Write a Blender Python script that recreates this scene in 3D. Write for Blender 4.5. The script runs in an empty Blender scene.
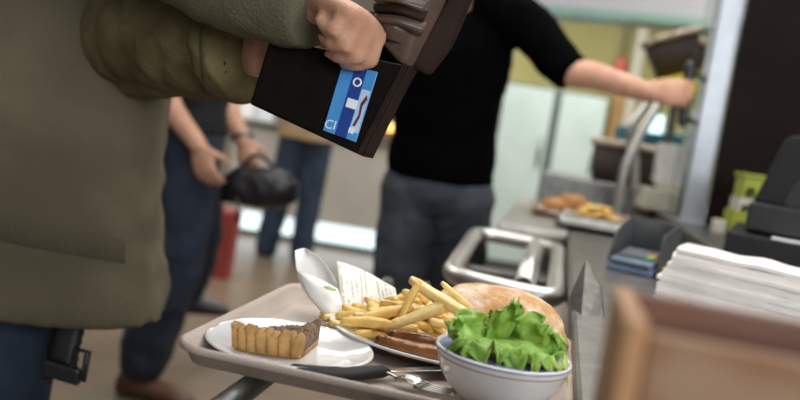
import bpy, bmesh, math, random
from mathutils import Vector, Matrix, noise
random.seed(7)
sc = bpy.context.scene
COL = sc.collection
V = Vector
PI = math.pi

# ------------------------------------------------------------------ camera
F = 850.0; H = 1.12
u = V((.16, 1, .0894)).normalized()
fw = V((0, 0, -1)); fy = (fw - u * fw.dot(u)).normalized(); fx = fy.cross(u)
ROT = Matrix((fx, fy, u))                 # camera -> world
cam_d = bpy.data.cameras.new('camera'); cam = bpy.data.objects.new('camera', cam_d); COL.objects.link(cam)
cam.matrix_world = Matrix.Translation((0, 0, H)) @ ROT.to_4x4()
cam_d.sensor_width = 36; cam_d.lens = F / 800 * 36
cam_d.clip_start = .02
cam_d.dof.use_dof = True; cam_d.dof.focus_distance = .93; cam_d.dof.aperture_fstop = 3.2
sc.camera = cam

def ray(px, py): return ROT @ V(((px - 400) / F, (200 - py) / F, -1))
def at(px, py, y):                        # point of the place at forward distance y
    d = ray(px, py); return V((0, 0, H)) + d * (y / d.y)
def onz(px, py, z):                       # point of the place at height z
    d = ray(px, py); return V((0, 0, H)) + d * ((z - H) / d.z)
TH = math.radians(10.3)
A = V((math.sin(TH), math.cos(TH), 0)); B = V((math.cos(TH), -math.sin(TH), 0)); O = V((.186, .753, 0))
def st(p): q = V((p.x, p.y, 0)) - O; return q.dot(A), q.dot(B)
def c(s, t, z=0): return O + A * s + B * t + V((0, 0, z))   # counter frame: s along, t across
CROT = -TH

# ------------------------------------------------------------------ materials
def lin(h):
    h = h.lstrip('#'); r = [int(h[i:i+2], 16) / 255 for i in (0, 2, 4)]
    return tuple((x / 12.92 if x <= .04045 else ((x + .055) / 1.055) ** 2.4) for x in r) + (1,)
def mat(name, col, rough=.6, metal=0, col2=None, scale=8, bump=0, bscale=None, emit=0, trans=0, spec=.5, sheen=0, stretch=None, sss=0, detail=4, lo=.35, hi=.65, coat=0):
    m = bpy.data.materials.new(name); m.use_nodes = True
    nt = m.node_tree; b = nt.nodes['Principled BSDF']
    b.inputs['Base Color'].default_value = lin(col)
    b.inputs['Roughness'].default_value = rough; b.inputs['Metallic'].default_value = metal
    b.inputs['Specular IOR Level'].default_value = spec
    b.inputs['Sheen Weight'].default_value = sheen
    b.inputs['Coat Weight'].default_value = coat
    if trans: b.inputs['Transmission Weight'].default_value = trans
    if sss:
        b.inputs['Subsurface Weight'].default_value = sss; b.inputs['Subsurface Radius'].default_value = (.01, .004, .002); b.inputs['Subsurface Scale'].default_value = 1
    if emit:
        b.inputs['Emission Color'].default_value = lin(col); b.inputs['Emission Strength'].default_value = emit
    tc = nt.nodes.new('ShaderNodeTexCoord'); src = tc.outputs['Object']
    if stretch:
        mp = nt.nodes.new('ShaderNodeMapping'); mp.inputs['Scale'].default_value = stretch
        nt.links.new(src, mp.inputs['Vector']); src = mp.outputs['Vector']
    if col2:
        n = nt.nodes.new('ShaderNodeTexNoise'); n.inputs['Scale'].default_value = scale; n.inputs['Detail'].default_value = detail
        nt.links.new(src, n.inputs['Vector'])
        r = nt.nodes.new('ShaderNodeValToRGB'); r.color_ramp.elements[0].position = lo; r.color_ramp.elements[1].position = hi
        r.color_ramp.elements[0].color = lin(col); r.color_ramp.elements[1].color = lin(col2)
        nt.links.new(n.outputs['Fac'], r.inputs['Fac']); nt.links.new(r.outputs['Color'], b.inputs['Base Color'])
    if bump:
        n2 = nt.nodes.new('ShaderNodeTexNoise'); n2.inputs['Scale'].default_value = bscale or scale; n2.inputs['Detail'].default_value = 5
        nt.links.new(src, n2.inputs['Vector'])
        bp = nt.nodes.new('ShaderNodeBump'); bp.inputs['Strength'].default_value = bump; bp.inputs['Distance'].default_value = .01
        nt.links.new(n2.outputs['Fac'], bp.inputs['Height']); nt.links.new(bp.outputs['Normal'], b.inputs['Normal'])
    return m
M = dict(
    steel=mat('brushed_steel', '#d2d0cb', .4, 1, '#c2c0bb', 30, .06, 200, stretch=(1, .05, 1)),
    steel_dull=mat('dull_steel', '#8f908c', .38, 1, '#77787a', 40, .12, 120),
    steel_dark=mat('dark_brushed_steel', '#6a6763', .4, 1, '#57544f', 60, .15, 160),
    counter_steel=mat('counter_steel', '#94918c', .36, 1, '#7f7c78', 20, .08, 150),
    cutlery=mat('cutlery_steel', '#b5b2ac', .18, 1, '#a8a6a0', 50),
    tray=mat('tray_plastic', '#bdaea2', .42, 0, '#b0a094', 500, .04, 600, detail=2),
    porcelain=mat('white_porcelain', '#ecebea', .13, 0, '#e6e5e4', 20, coat=.3),
    stripe=mat('rim_stripe', '#b07a78', .2, 0, '#a87270', 20),
    bluestripe=mat('rim_blue', '#8f98b4', .2, 0, '#858fae', 20),
    crust=mat('pie_crust', '#c49b60', .65, 0, '#a47b44', 60, .3, 150),
    filling=mat('pie_filling', '#96785c', .6, 0, '#5c4232', 130, .9, 160, lo=.3, hi=.7),
    fry=mat('fried_potato', '#eec670', .42, 0, '#d19a40', 28, .25, 120, sss=.15, lo=.45, hi=.8),
    fry_pale=mat('pale_fried_potato', '#f0d490', .42, 0, '#deb060', 28, .25, 120, sss=.15, lo=.45, hi=.8),
    sausage=mat('grilled_sausage', '#a0662c', .22, 0, '#7a481c', 45, .25, 90, coat=.6),
    sausage_end=mat('sausage_end', '#5c2f38', .3, 0, '#46222c', 80, .3, 120),
    bread=mat('bread_crust', '#c4935f', .75, 0, '#e6d3ba', 42, .35, 120, detail=8, lo=.42, hi=.68),
    lettuce=mat('lettuce_green', '#6c9a32', .5, 0, '#a0c25a', 22, .3, 110, sss=.1),
    lettuce_pale=mat('lettuce_pale', '#b9d06a', .45, 0, '#d9e294', 26, .25, 140, sss=.15),
    paper=mat('white_paper', '#f6f5f2', .8, 0, '#f1efec', 20),
    green_print=mat('green_print', '#8fbf5a', .7, 0, '#a9cc7c', 40),
    napkin=mat('napkin_paper', '#f3ede8', .9, 0, '#ece5df', 30, .1, 300),
    black_plastic=mat('black_plastic', '#1e1d1f', .42, 0, '#262527', 90, .05, 300),
    soft_black=mat('matt_black_plastic', '#1c1b1c', .6, 0, '#222122', 90, .05, 300, spec=.25),
    grey_plastic=mat('grey_plastic', '#4a4b4c', .5, 0, '#525354', 150, .08, 400),
    blue_grey=mat('blue_grey_plastic', '#5c6f88', .35, 0, '#52647c', 60),
    key=mat('rubber_key', '#5d6468', .6, 0, '#666d71', 60),
    key_green=mat('green_key', '#1f9a6c', .5, 0, '#28a878', 60),
    key_yellow=mat('yellow_key', '#c9b840', .5, 0, '#d4c450', 60),
    key_red=mat('red_key', '#b04038', .5, 0, '#b84840', 60),
    wood=mat('caddy_wood', '#ad8258', .6, 0, '#8e6440', 3.5, .1, 40, stretch=(6, 6, .8), detail=3, lo=.3, hi=.7),
    wood_front=mat('caddy_wood_front', '#a18c76', .6, 0, '#7d5430', 14, .1, 40, detail=2, lo=.35, hi=.65),
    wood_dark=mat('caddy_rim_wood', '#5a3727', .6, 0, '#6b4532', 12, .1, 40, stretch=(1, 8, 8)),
    floor=None,
    jacket=mat('olive_jacket_cloth', '#645c4a', .9, 0, '#544d3d', 5, .3, 240, spec=.2),
    jacket_light=mat('olive_right_sleeve_cloth', '#66624f', .9, 0, '#585543', 6, .3, 240, spec=.2),
    jacket_sleeve=mat('olive_sleeve_cloth', '#6f6446', .9, 0, '#4f462e', 16, .3, 240, spec=.2),
    thread=mat('stitch_thread', '#3c3b22', .9, 0, '#45442a', 60),
    jeans_blue=mat('blue_denim', '#29384c', .9, 0, '#1d2939', 12, .3, 500),
    jeans_grey=mat('grey_denim', '#3a4048', .9, 0, '#2b3037', 9, .3, 500),
    jeans_navy=mat('navy_trousers', '#1c2638', .9, 0, '#141c2a', 10, .2, 500),
    sweater=mat('black_knit', '#040405', .95, 0, '#060607', 30, .3, 300, spec=.02),
    beige=mat('beige_coat', '#a58e6c', .9, 0, '#947d5c', 8, .2, 200),
    black_cloth=mat('black_cloth', '#131315', .9, 0, '#1a1a1c', 30, .2, 300, spec=.3),
    skin=mat('skin', '#c2937a', .55, 0, '#b3836a', 25, .15, 180, sss=.15),
    hair=mat('hair', '#2e2018', .6, 0, '#3d2c20', 60, .6, 200, stretch=(1, 1, .1)),
    shoe_brown=mat('brown_leather', '#5a3a26', .5, 0, '#4a2d1c', 20, .1, 120),
    shoe_black=mat('black_leather', '#17161a', .4, 0, '#1f1e22', 30, .1, 120),
    wallet=mat('dark_brown_leather', '#0e0908', .6, 0, '#130d0b', 40, .1, 200, spec=.1),
    wallet_out=mat('brown_leather_outer', '#54423a', .38, 0, '#443329', 12, .08, 60),
    wallet_edge=mat('leather_edge', '#21150f', .7, 0, '#291a13', 20, .08, 80, spec=.15),
    card=mat('card_blue', '#3f86c4', .3, 0, '#4a92d0', 30),
    card_dark=mat('card_navy', '#1c3a86', .3, 0, '#22418e', 30),
    card_light=mat('card_pale', '#a9c6de', .3, 0, '#bfd4e4', 30),
    card_white=mat('card_white', '#e4e8ee', .35, 0, '#dce2ea', 30),
    card_maroon=mat('card_maroon', '#5e2c48', .35, 0, '#6a3552', 30),
    bag=mat('black_bag_leather', '#141214', .38, 0, '#1c191c', 20, .2, 80),
    red=mat('red_paper', '#8c322a', .7, 0, '#7e2c26', 10),
    white_panel=mat('white_counter_panel', '#b9b4ab', .5, 0, '#b0aba2', 4),
    plinth=mat('plinth_glow', '#d4e6ee', .5, 0, emit=1.3),
    warm_lamp=mat('warm_lamp_glass', '#ffb468', .5, 0, emit=5),
    fridge=mat('pale_teal_enamel', '#bccac6', .35, 0, '#b0c0bb', 3),
    gap=mat('dark_gap', '#55625e', .7, 0, '#4d5a56', 10),
    ywall=mat('yellow_wall_paint', '#b3ac74', .8, 0, '#a9a26a', 2.5),
    gwall=mat('grey_wall_paint', '#a29a8c', .8, 0, '#978f82', 2),
    beam=mat('beam_grey', '#b6b6be', .5, 0, '#bbbcc0', 6),
    teal_strip=mat('teal_strip', '#8fae a4'.replace(' ',''), .35, 0, '#86a59a', 6),
    post=mat('grey_aluminium', '#b2b8c0', .4, .3, '#a8aeb6', 20),
    dark_panel=mat('dark_brown_laminate', '#120b09', .7, 0, '#170f0c', 6, spec=.1),
    basket=mat('brown_wicker', '#2b211c', .7, 0, '#3a2d25', 60, .6, 120),
    basket_rim=mat('pale_wicker', '#cfc0ac', .7, 0, '#a08e7a', 45, .8, 90, lo=.45, hi=.6),
    lime=mat('lime_plastic', '#a4ae36', .45, 0, '#939d2e', 20),
    ivory=mat('ivory_plastic', '#c9c6b4', .45, 0, '#bfbcaa', 20),
    yellow=mat('yellow_plastic', '#d2c62a', .5, 0, '#c6ba24', 15),
    teal=mat('teal_plastic', '#2f6c78', .5, 0, '#28606c', 15),
    screen=mat('screen_glow', '#bfe6ea', .4, 0, emit=1.6),
    brown_tray=mat('brown_tray', '#8d6a50', .5, 0, '#7d5c44', 60),
    bun=mat('bun_crust', '#b8824a', .6, 0, '#9a6836', 20, .2, 60),
    orange=mat('brown_paint', '#96784a', .6, 0, '#8a6c40', 10),
    extinguisher=mat('red_metal', '#a8402c', .35, .1, '#983824', 10),
    buckle=mat('black_buckle', '#17171a', .4, 0, '#202024', 40),
    jelly=mat('warm_food', '#d08a44', .4, 0, '#b86c30', 20),
)
# glass
g = bpy.data.materials.new('clear_glass'); g.use_nodes = True; b = g.node_tree.nodes['Principled BSDF']
b.inputs['Base Color'].default_value = lin('#e8f4f0'); b.inputs['Roughness'].default_value = .02; b.inputs['Transmission Weight'].default_value = 1; b.inputs['IOR'].default_value = 1.45
M['glass'] = g
# tiled floor
def floor_mat():
    m = bpy.data.materials.new('floor_tiles'); m.use_nodes = True; nt = m.node_tree; b = nt.nodes['Principled BSDF']
    tc = nt.nodes.new('ShaderNodeTexCoord'); mp = nt.nodes.new('ShaderNodeMapping')
    mp.inputs['Rotation'].default_value = (0, 0, TH); nt.links.new(tc.outputs['Object'], mp.inputs['Vector'])
    br = nt.nodes.new('ShaderNodeTexBrick'); br.offset = 0; br.inputs['Scale'].default_value = 1
    br.inputs['Brick Width'].default_value = .6; br.inputs['Row Height'].default_value = .6; br.inputs['Mortar Size'].default_value = .004
    br.inputs['Color1'].default_value = lin('#7c6c5a'); br.inputs['Color2'].default_value = lin('#776755'); br.inputs['Mortar'].default_value = lin('#5c4e40')
    nt.links.new(mp.outputs['Vector'], br.inputs['Vector'])
    n = nt.nodes.new('ShaderNodeTexNoise'); n.inputs['Scale'].default_value = 5; n.inputs['Detail'].default_value = 8
    nt.links.new(tc.outputs['Object'], n.inputs['Vector'])
    mx = nt.nodes.new('ShaderNodeMix'); mx.data_type = 'RGBA'; mx.blend_type = 'MULTIPLY'; mx.inputs[0].default_value = .35
    nt.links.new(br.outputs['Color'], mx.inputs[6]); nt.links.new(n.outputs['Color'], mx.inputs[7]); nt.links.new(mx.outputs[2], b.inputs['Base Color'])
    b.inputs['Roughness'].default_value = .28
    return m
M['floor'] = floor_mat()
def receipt_mat():
    m = bpy.data.materials.new('printed_receipt'); m.use_nodes = True; nt = m.node_tree; b = nt.nodes['Principled BSDF']
    tc = nt.nodes.new('ShaderNodeTexCoord'); sx = nt.nodes.new('ShaderNodeSeparateXYZ'); nt.links.new(tc.outputs['UV'], sx.inputs[0])
    def mth(op, a, bb=None, c_=None):
        n = nt.nodes.new('ShaderNodeMath'); n.operation = op
        for i, x in enumerate((a, bb, c_)):
            if x is None: continue
            if isinstance(x, (int, float)): n.inputs[i].default_value = x
            else: nt.links.new(x, n.inputs[i])
        return n.outputs[0]
    # columns of print run up the paper: lines at constant u, characters along v
    lu = mth('MULTIPLY', sx.outputs[0], 13); fl = mth('FLOOR', lu); fr = mth('FRACT', lu)
    on = mth('MULTIPLY', mth('GREATER_THAN', fr, .3), mth('LESS_THAN', fr, .75))
    cv = mth('MULTIPLY', sx.outputs[1], 60)
    cx = nt.nodes.new('ShaderNodeCombineXYZ'); nt.links.new(mth('MULTIPLY', fl, 7.3), cx.inputs[0]); nt.links.new(cv, cx.inputs[1]); nt.links.new(mth('MULTIPLY', lu, 1.5), cx.inputs[2])
    n = nt.nodes.new('ShaderNodeTexNoise'); n.inputs['Scale'].default_value = 1.3; n.inputs['Detail'].default_value = 2; nt.links.new(cx.outputs[0], n.inputs['Vector'])
    cx2 = nt.nodes.new('ShaderNodeCombineXYZ'); nt.links.new(mth('MULTIPLY', fl, 3.7), cx2.inputs[0]); nt.links.new(mth('MULTIPLY', sx.outputs[1], 2.2), cx2.inputs[1])
    n2 = nt.nodes.new('ShaderNodeTexNoise'); n2.inputs['Scale'].default_value = 1.2; nt.links.new(cx2.outputs[0], n2.inputs['Vector'])
    ink = mth('MULTIPLY', mth('MULTIPLY', on, mth('GREATER_THAN', n.outputs['Fac'], .5)), mth('GREATER_THAN', n2.outputs['Fac'], .5))
    mx = nt.nodes.new('ShaderNodeMix'); mx.data_type = 'RGBA'; nt.links.new(mth('MULTIPLY', ink, .7), mx.inputs[0])
    mx.inputs[6].default_value = lin('#f1ede4'); mx.inputs[7].default_value = lin('#77736c'); nt.links.new(mx.outputs[2], b.inputs['Base Color'])
    b.inputs['Roughness'].default_value = .7
    return m
M['receipt'] = receipt_mat()

# ------------------------------------------------------------------ object helpers
WL = {}
def setp(o, label=None, cat=None, group=None, kind=None):
    if label: o['label'] = label
    if cat: o['category'] = cat
    if group: o['group'] = group
    if kind: o['kind'] = kind
    return o
def thing(name, label, cat, loc, group=None):
    o = bpy.data.objects.new(name, None); COL.objects.link(o); o.location = loc; o.empty_display_size = .05
    WL[o.name] = V(loc); return setp(o, label, cat, group)
def obj(name, bm, m, parent=None, smooth=True, bevel=0, label=None, subsurf=0, auto=None):
    """One mesh object from a bmesh in world coordinates."""
    if isinstance(bm, bpy.types.Mesh): me = bm
    else:
        bmesh.ops.recalc_face_normals(bm, faces=bm.faces[:])
        me = bpy.data.meshes.new(name); bm.to_mesh(me); bm.free()
    me.name = name
    me.materials.clear(); me.materials.append(M[m] if isinstance(m, str) else m)
    o = bpy.data.objects.new(name, me); COL.objects.link(o)
    if smooth: me.polygons.foreach_set('use_smooth', [True] * len(me.polygons))
    if parent is None:
        vs = [v.co for v in me.vertices]
        ctr = V(((min(v.x for v in vs) + max(v.x for v in vs)) / 2, (min(v.y for v in vs) + max(v.y for v in vs)) / 2, min(v.z for v in vs)))
        me.transform(Matrix.Translation(-ctr)); o.location = ctr; WL[o.name] = ctr
    else:
        o.parent = parent; o.location = -WL[parent.name]; WL[o.name] = V((0, 0, 0))
    if bevel:
        md = o.modifiers.new('bevel', 'BEVEL'); md.width = bevel; md.segments = 2; md.limit_method = 'ANGLE'
    if subsurf:
        md = o.modifiers.new('subdivision', 'SUBSURF'); md.levels = md.render_levels = subsurf
    if auto: shade_auto(me, auto)
    if label: o['label'] = label
    return o
def shade_auto(me, ang):
    bm = bmesh.new(); bm.from_mesh(me)
    for e in bm.edges:
        if len(e.link_faces) == 2 and e.calc_face_angle(0) > ang: e.smooth = False
    bm.to_mesh(me); bm.free()
def NB(): return bmesh.new()
def hexa(bm, p):      # 8 points: bottom 4 ccw, top 4 ccw
    v = [bm.verts.new(q) for q in p]
    for f in ((0, 3, 2, 1), (4, 5, 6, 7), (0, 1, 5, 4), (1, 2, 6, 5), (2, 3, 7, 6), (3, 0, 4, 7)): bm.faces.new([v[i] for i in f])
def box(bm, s0, s1, t0, t1, z0, z1):      # box in the counter frame
    hexa(bm, [c(s0, t0, z0), c(s0, t1, z0), c(s1, t1, z0), c(s1, t0, z0), c(s0, t0, z1), c(s0, t1, z1), c(s1, t1, z1), c(s1, t0, z1)])
def wbox(bm, x0, x1, y0, y1, z0, z1):
    hexa(bm, [V(q) for q in ((x0, y0, z0), (x1, y0, z0), (x1, y1, z0), (x0, y1, z0), (x0, y0, z1), (x1, y0, z1), (x1, y1, z1), (x0, y1, z1))])
def obox(bm, ctr, ex, ey, ez):            # box from centre and three half axes
    hexa(bm, [ctr - ex - ey - ez, ctr + ex - ey - ez, ctr + ex + ey - ez, ctr - ex + ey - ez, ctr - ex - ey + ez, ctr + ex - ey + ez, ctr + ex + ey + ez, ctr - ex + ey + ez])
def rings(bm, R, closed=False, cap=True):   # R: list of rings (lists of points)
    VV = [[bm.verts.new(p) for p in r] for r in R]; n = len(VV[0]); m = len(VV)
    for i in range(m if closed else m - 1):
        a, b_ = VV[i], VV[(i + 1) % m]
        for k in range(n): bm.faces.new((a[k], a[(k + 1) % n], b_[(k + 1) % n], b_[k]))
    if cap and not closed: bm.faces.new(VV[0][::-1]); bm.faces.new(VV[-1])
    return VV
def lathe(bm, ctr, prof, n=40, sx=1, sy=1, rot=0):    # prof: list of (r, z)
    R = []
    cr, sr = math.cos(rot), math.sin(rot)
    for r, z in prof:
        R.append([ctr + V((r * sx * math.cos(a) * cr - r * sy * math.sin(a) * sr, r * sx * math.cos(a) * sr + r * sy * math.sin(a) * cr, z)) for a in (2 * PI * k / n for k in range(n))])
    rings(bm, R)
def frame(d):
    d = d.normalized(); a = V((0, 0, 1)) if abs(d.z) < .9 else V((1, 0, 0))
    x = d.cross(a).normalized(); return x, d.cross(x).normalized()
def tube(bm, pts, rad, n=14, closed=False, round_caps=False, flat=None):
    pts = [V(p) for p in pts]; m = len(pts)
    if not hasattr(rad, '__len__'): rad = [rad] * m
    R = []; px = None
    for i, p in enumerate(pts):
        if closed: d = pts[(i + 1) % m] - pts[i - 1]
        else: d = pts[min(i + 1, m - 1)] - pts[max(i - 1, 0)]
        d.normalize()
        x = frame(d)[0] if px is None else (px - d * px.dot(d)).normalized()
        px = x; y = d.cross(x)
        R.append([p + (x * math.cos(a) + y * math.sin(a)) * rad[i] for a in (2 * PI * k / n for k in range(n))])
    if round_caps and not closed:
        def capr(p, d, ring, r): return [[p + d * r * math.sin(q) + (w - p) * math.cos(q) for w in ring] for q in (.5, 1.0, 1.4)]
        d0 = (pts[0] - pts[1]).normalized(); d1 = (pts[-1] - pts[-2]).normalized()
        R = capr(pts[0], d0, R[0], rad[0])[::-1] + R + capr(pts[-1], d1, R[-1], rad[-1])
    rings(bm, R, closed)
def curve(pts, n=6, closed=False):        # catmull-rom
    pts = [V(p) for p in pts]; m = len(pts); out = []
    rng = range(m if closed else m - 1)
    for i in rng:
        g_ = lambda k: pts[k % m] if closed else pts[max(0, min(m - 1, k))]
        p0, p1, p2, p3 = g_(i - 1), g_(i), g_(i + 1), g_(i + 2)
        for k in range(n):
            t = k / n
            out.append(.5 * ((2 * p1) + (p2 - p0) * t + (2 * p0 - 5 * p1 + 4 * p2 - p3) * t * t + (3 * p1 - p0 - 3 * p2 + p3) * t ** 3))
    if not closed: out.append(pts[-1])
    return out
def ell(bm, ctr, ex, ey, ez, n=16, m=10):  # ellipsoid with three half axes
    R = []
    for j in range(1, m):
        q = PI * j / m
        R.append([ctr - ez * math.cos(q) + (ex * math.cos(a) + ey * math.sin(a)) * math.sin(q) for a in (2 * PI * k / n for k in range(n))])
    rings(bm, R)
def loft(bm, sec, n=24):                   # sec: list of (centre, half axis x, half axis y)
    rings(bm, [[p + ex * math.cos(a) + ey * math.sin(a) for a in (2 * PI * k / n for k in range(n))] for p, ex, ey in sec])
def smooth_sec(sec, n=4):
    ps = curve([s[0] for s in sec], n); ax = curve([s[1] for s in sec], n); ay = curve([s[2] for s in sec], n)
    return list(zip(ps, ax, ay))
def prism(bm, poly, d):                    # polygon extruded by vector d
    a = [bm.verts.new(p) for p in poly]; b_ = [bm.verts.new(V(p) + d) for p in poly]; n = len(a)
    bm.faces.new(a); bm.faces.new(b_[::-1])
    for i in range(n): bm.faces.new((a[i], b_[i], b_[(i + 1) % n], a[(i + 1) % n]))
def sheet(bm, P, th, uv=False):            # grid of points -> thin closed sheet
    n = len(P); m = len(P[0])
    def nor(i, j):
        a = P[min(i + 1, n - 1)][j] - P[max(i - 1, 0)][j]; b_ = P[i][min(j + 1, m - 1)] - P[i][max(j - 1, 0)]
        w = a.cross(b_); return w.normalized() if w.length > 1e-12 else V((0, 0, 1))
    T = [[bm.verts.new(P[i][j] + nor(i, j) * th / 2) for j in range(m)] for i in range(n)]
    U = [[bm.verts.new(P[i][j] - nor(i, j) * th / 2) for j in range(m)] for i in range(n)]
    lay = bm.loops.layers.uv.new('UVMap') if uv else None
    def q(vs, ij):
        f = bm.faces.new(vs)
        if lay:
            for l, (i, j) in zip(f.loops, ij): l[lay].uv = (i / (n - 1), j / (m - 1))
    for i in range(n - 1):
        for j in range(m - 1):
            k = [(i, j), (i + 1, j), (i + 1, j + 1), (i, j + 1)]
            q([T[a][b_] for a, b_ in k], k); q([U[a][b_] for a, b_ in k][::-1], k[::-1])
    for i in range(n - 1):
        for j in (0, m - 1):
            q([T[i][j], T[i + 1][j], U[i + 1][j], U[i][j]], [(i, j), (i + 1, j), (i + 1, j), (i, j)])
    for j in range(m - 1):
        for i in (0, n - 1):
            q([T[i][j], T[i][j + 1], U[i][j + 1], U[i][j]], [(i, j), (i, j + 1), (i, j + 1), (i, j)])
def organic(bm, voxel, smooth=4, disp=0, dscale=.1, dstretch=None):   # overlapping closed shapes -> one continuous surface
    bmesh.ops.recalc_face_normals(bm, faces=bm.faces[:])
    me = bpy.data.meshes.new('tmp'); bm.to_mesh(me); bm.free()
    o = bpy.data.objects.new('tmp', me); COL.objects.link(o)
    r = o.modifiers.new('r', 'REMESH'); r.mode = 'VOXEL'; r.voxel_size = voxel
    if smooth:
        s = o.modifiers.new('s', 'SMOOTH'); s.iterations = smooth; s.factor = .5
    dg = bpy.context.evaluated_depsgraph_get(); out = bpy.data.meshes.new_from_object(o.evaluated_get(dg))
    bpy.data.objects.remove(o); bpy.data.meshes.remove(me)
    if disp:
        st = dstretch or (1, 1, 1)
        for v, nn in [(v, v.normal.copy()) for v in out.vertices]:
            q = V((v.co.x * st[0], v.co.y * st[1], v.co.z * st[2])) / dscale
            w = noise.noise(q + V((3 * noise.noise(q * .4), 0, 5))) + .45 * noise.noise(q * 2.3)
            v.co += nn * (w * disp)
    return out
def copy_tree(o, parent=None):
    k = o.copy(); COL.objects.link(k); k.parent = parent; WL[k.name] = V(o.location)
    for ch in list(o.children): copy_tree(ch, k)
    return k

# ------------------------------------------------------------------ the setting
bm = NB(); wbox(bm, -7, 6, -2, 11, -.1, 0); setp(obj('floor', bm, 'floor', smooth=False), kind='structure')
bm = NB(); wbox(bm, -7, 6, 10.2, 10.35, 0, 3.2); setp(obj('wall_back', bm, 'gwall', smooth=False), kind='structure')
bm = NB(); wbox(bm, .55, 5.2, 8.6, 8.7, 0, 3.2); setp(obj('wall_kitchen', bm, 'ywall', smooth=False), kind='structure')
bm = NB(); wbox(bm, -7.1, -7, -2, 10.35, 0, 3.2); setp(obj('wall_left', bm, 'gwall', smooth=False), kind='structure')
bm = NB(); wbox(bm, 6, 6.1, -2, 10.35, 0, 3.2); setp(obj('wall_right', bm, 'ywall', smooth=False), kind='structure')

# dark partition behind the till, to the right of the post
bm = NB(); box(bm, 2.10, 2.16, .437, 3.0, .95, 2.7); t = obj('partition', bm, 'dark_panel', smooth=False)
setp(t, 'tall dark brown partition panel standing behind the till', 'partition')

# header beam over the serving hatch
hb = at(536, 15, 4.6); zh = hb.z
hB = V((math.cos(math.radians(28)), -math.sin(math.radians(28)), 0)); hA = V((-hB.y, hB.x, 0))
def hbox(bm, a0, a1, b0, b1, z0, z1):
    P = [hb + hA * a + hB * b_ for a, b_ in ((a0, b0), (a0, b1), (a1, b1), (a1, b0))]
    hexa(bm, [V((p.x, p.y, z)) for z in (z0, z1) for p in P])
t = thing('header_beam', 'pale grey overhead beam with a teal lower strip above the serving hatch', 'beam', hb + hB * .8)
bm = NB(); hbox(bm, 0, .15, -.9, 2.6, zh + .055, zh + .75); obj('fascia', bm, 'beam', t, False)
bm = NB(); hbox(bm, -.02, .14, -.9, 2.6, zh, zh + .05); obj('lower_strip', bm, 'teal_strip', t, False, bevel=.01)
bm = NB(); hbox(bm, .03, .1, 2.5, 2.58, 0, zh + .1); obj('support', bm, 'beam', t, False)
bm = NB(); hbox(bm, .03, .1, -.75, -.67, 0, zh + .1); obj('support', bm, 'beam', t, False)

# ------------------------------------------------------------------ counter
t = thing('serving_counter', 'stainless steel serving counter running along the right beside the trays', 'counter', c(1, .5))
bm = NB(); box(bm, -.62, 3.95, 0, 1.6, .865, .9); obj('countertop', bm, 'counter_steel', t, False, bevel=.006)
bm = NB(); box(bm, -.57, 3.9, .06, 1.55, .1, .865); obj('front_panel', bm, 'white_panel', t, False)
bm = NB(); box(bm, -.52, 3.85, .12, 1.5, 0, .1); obj('plinth', bm, 'gap', t, False)
bm = NB(); box(bm, 1.56, 2.85, -.19, -.002, .875, .9); obj('tray_shelf', bm, 'steel', t, False, bevel=.005, label='flat steel shelf')
bm = NB(); box(bm, 1.0, 3.9, .33, 1.6, .9, .95); obj('ledge', bm, 'steel_dull', t, False, bevel=.006, label='raised grey ledge')
bm = NB(); box(bm, 2.70, 3.2, -.12, .32, .9, 1.02); obj('back_shelf', bm, 'steel_dull', t, False, bevel=.006, label='raised steel back shelf')
for s in (1.7, 2.6):
    bm = NB(); prism(bm, [c(s, .06, .875), c(s, -.16, .875), c(s, .06, .66)], A * .02); obj('bracket', bm, 'steel_dull', t, False)

# near tray slide: three rails on brackets
t = thing('tray_slide', 'steel tube tray slide carrying the food tray', 'tray slide', c(.1, -.17, .84))
for tt in (-.30, -.17, -.045):
    bm = NB(); tube(bm, [c(-.42, tt, .852), c(.62, tt, .852)], .0115, 16, round_caps=True); obj('rail', bm, 'steel_dull', t)
for s in (-.3, .5):
    bm = NB(); box(bm, s, s + .03, -.31, .055, .822, .841); obj('bracket', bm, 'steel_dull', t, False, bevel=.003)
# far loop of tube
t = thing('tray_rail_loop', 'rounded steel tube loop with a centre bar beyond the food tray', 'tray rail', c(1.05, -.1, .85))
zl = .862
def rrect(s0, s1, t0, t1, r, z, n=6):
    P = []
    for (cs, ct, a0) in ((s1 - r, t1 - r, 0), (s1 - r, t0 + r, PI / 2), (s0 + r, t0 + r, PI), (s0 + r, t1 - r, 1.5 * PI)):
        for k in range(n + 1):
            a = a0 + PI / 2 * k / n; P.append((cs + r * math.cos(a), ct + r * math.sin(a) * 1))
    # order: a measured from +s toward +t -> fix the winding
    P = []
    for (cs, ct, a0) in ((s1 - r, t1 - r, 0), (s0 + r, t1 - r, PI / 2), (s0 + r, t0 + r, PI), (s1 - r, t0 + r, 1.5 * PI)):
        for k in range(n + 1):
            a = a0 + PI / 2 * k / n; P.append((cs + r * math.cos(a), ct + r * math.sin(a)))
    return [c(a, b_, z) for a, b_ in P]
def quad_loop(cor, r, z, n=6):        # rounded loop through four (s, t) corners
    out = []
    for k in range(4):
        p, a, b_ = V(cor[k] + (0,)), V(cor[k - 1] + (0,)), V(cor[(k + 1) % 4] + (0,))
        pa, pb = p + (a - p).normalized() * r, p + (b_ - p).normalized() * r
        for q in range(n + 1):
            f = q / n; w = pa * (1 - f) ** 2 + p * 2 * f * (1 - f) + pb * f * f; out.append(c(w.x, w.y, z))
    return out
bm = NB(); tube(bm, quad_loop([(.70, -.02), (.755, -.215), (1.53, -.245), (1.50, -.02)], .07, zl), .018, 18, closed=True); obj('loop_tube', bm, 'steel', t)
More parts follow.
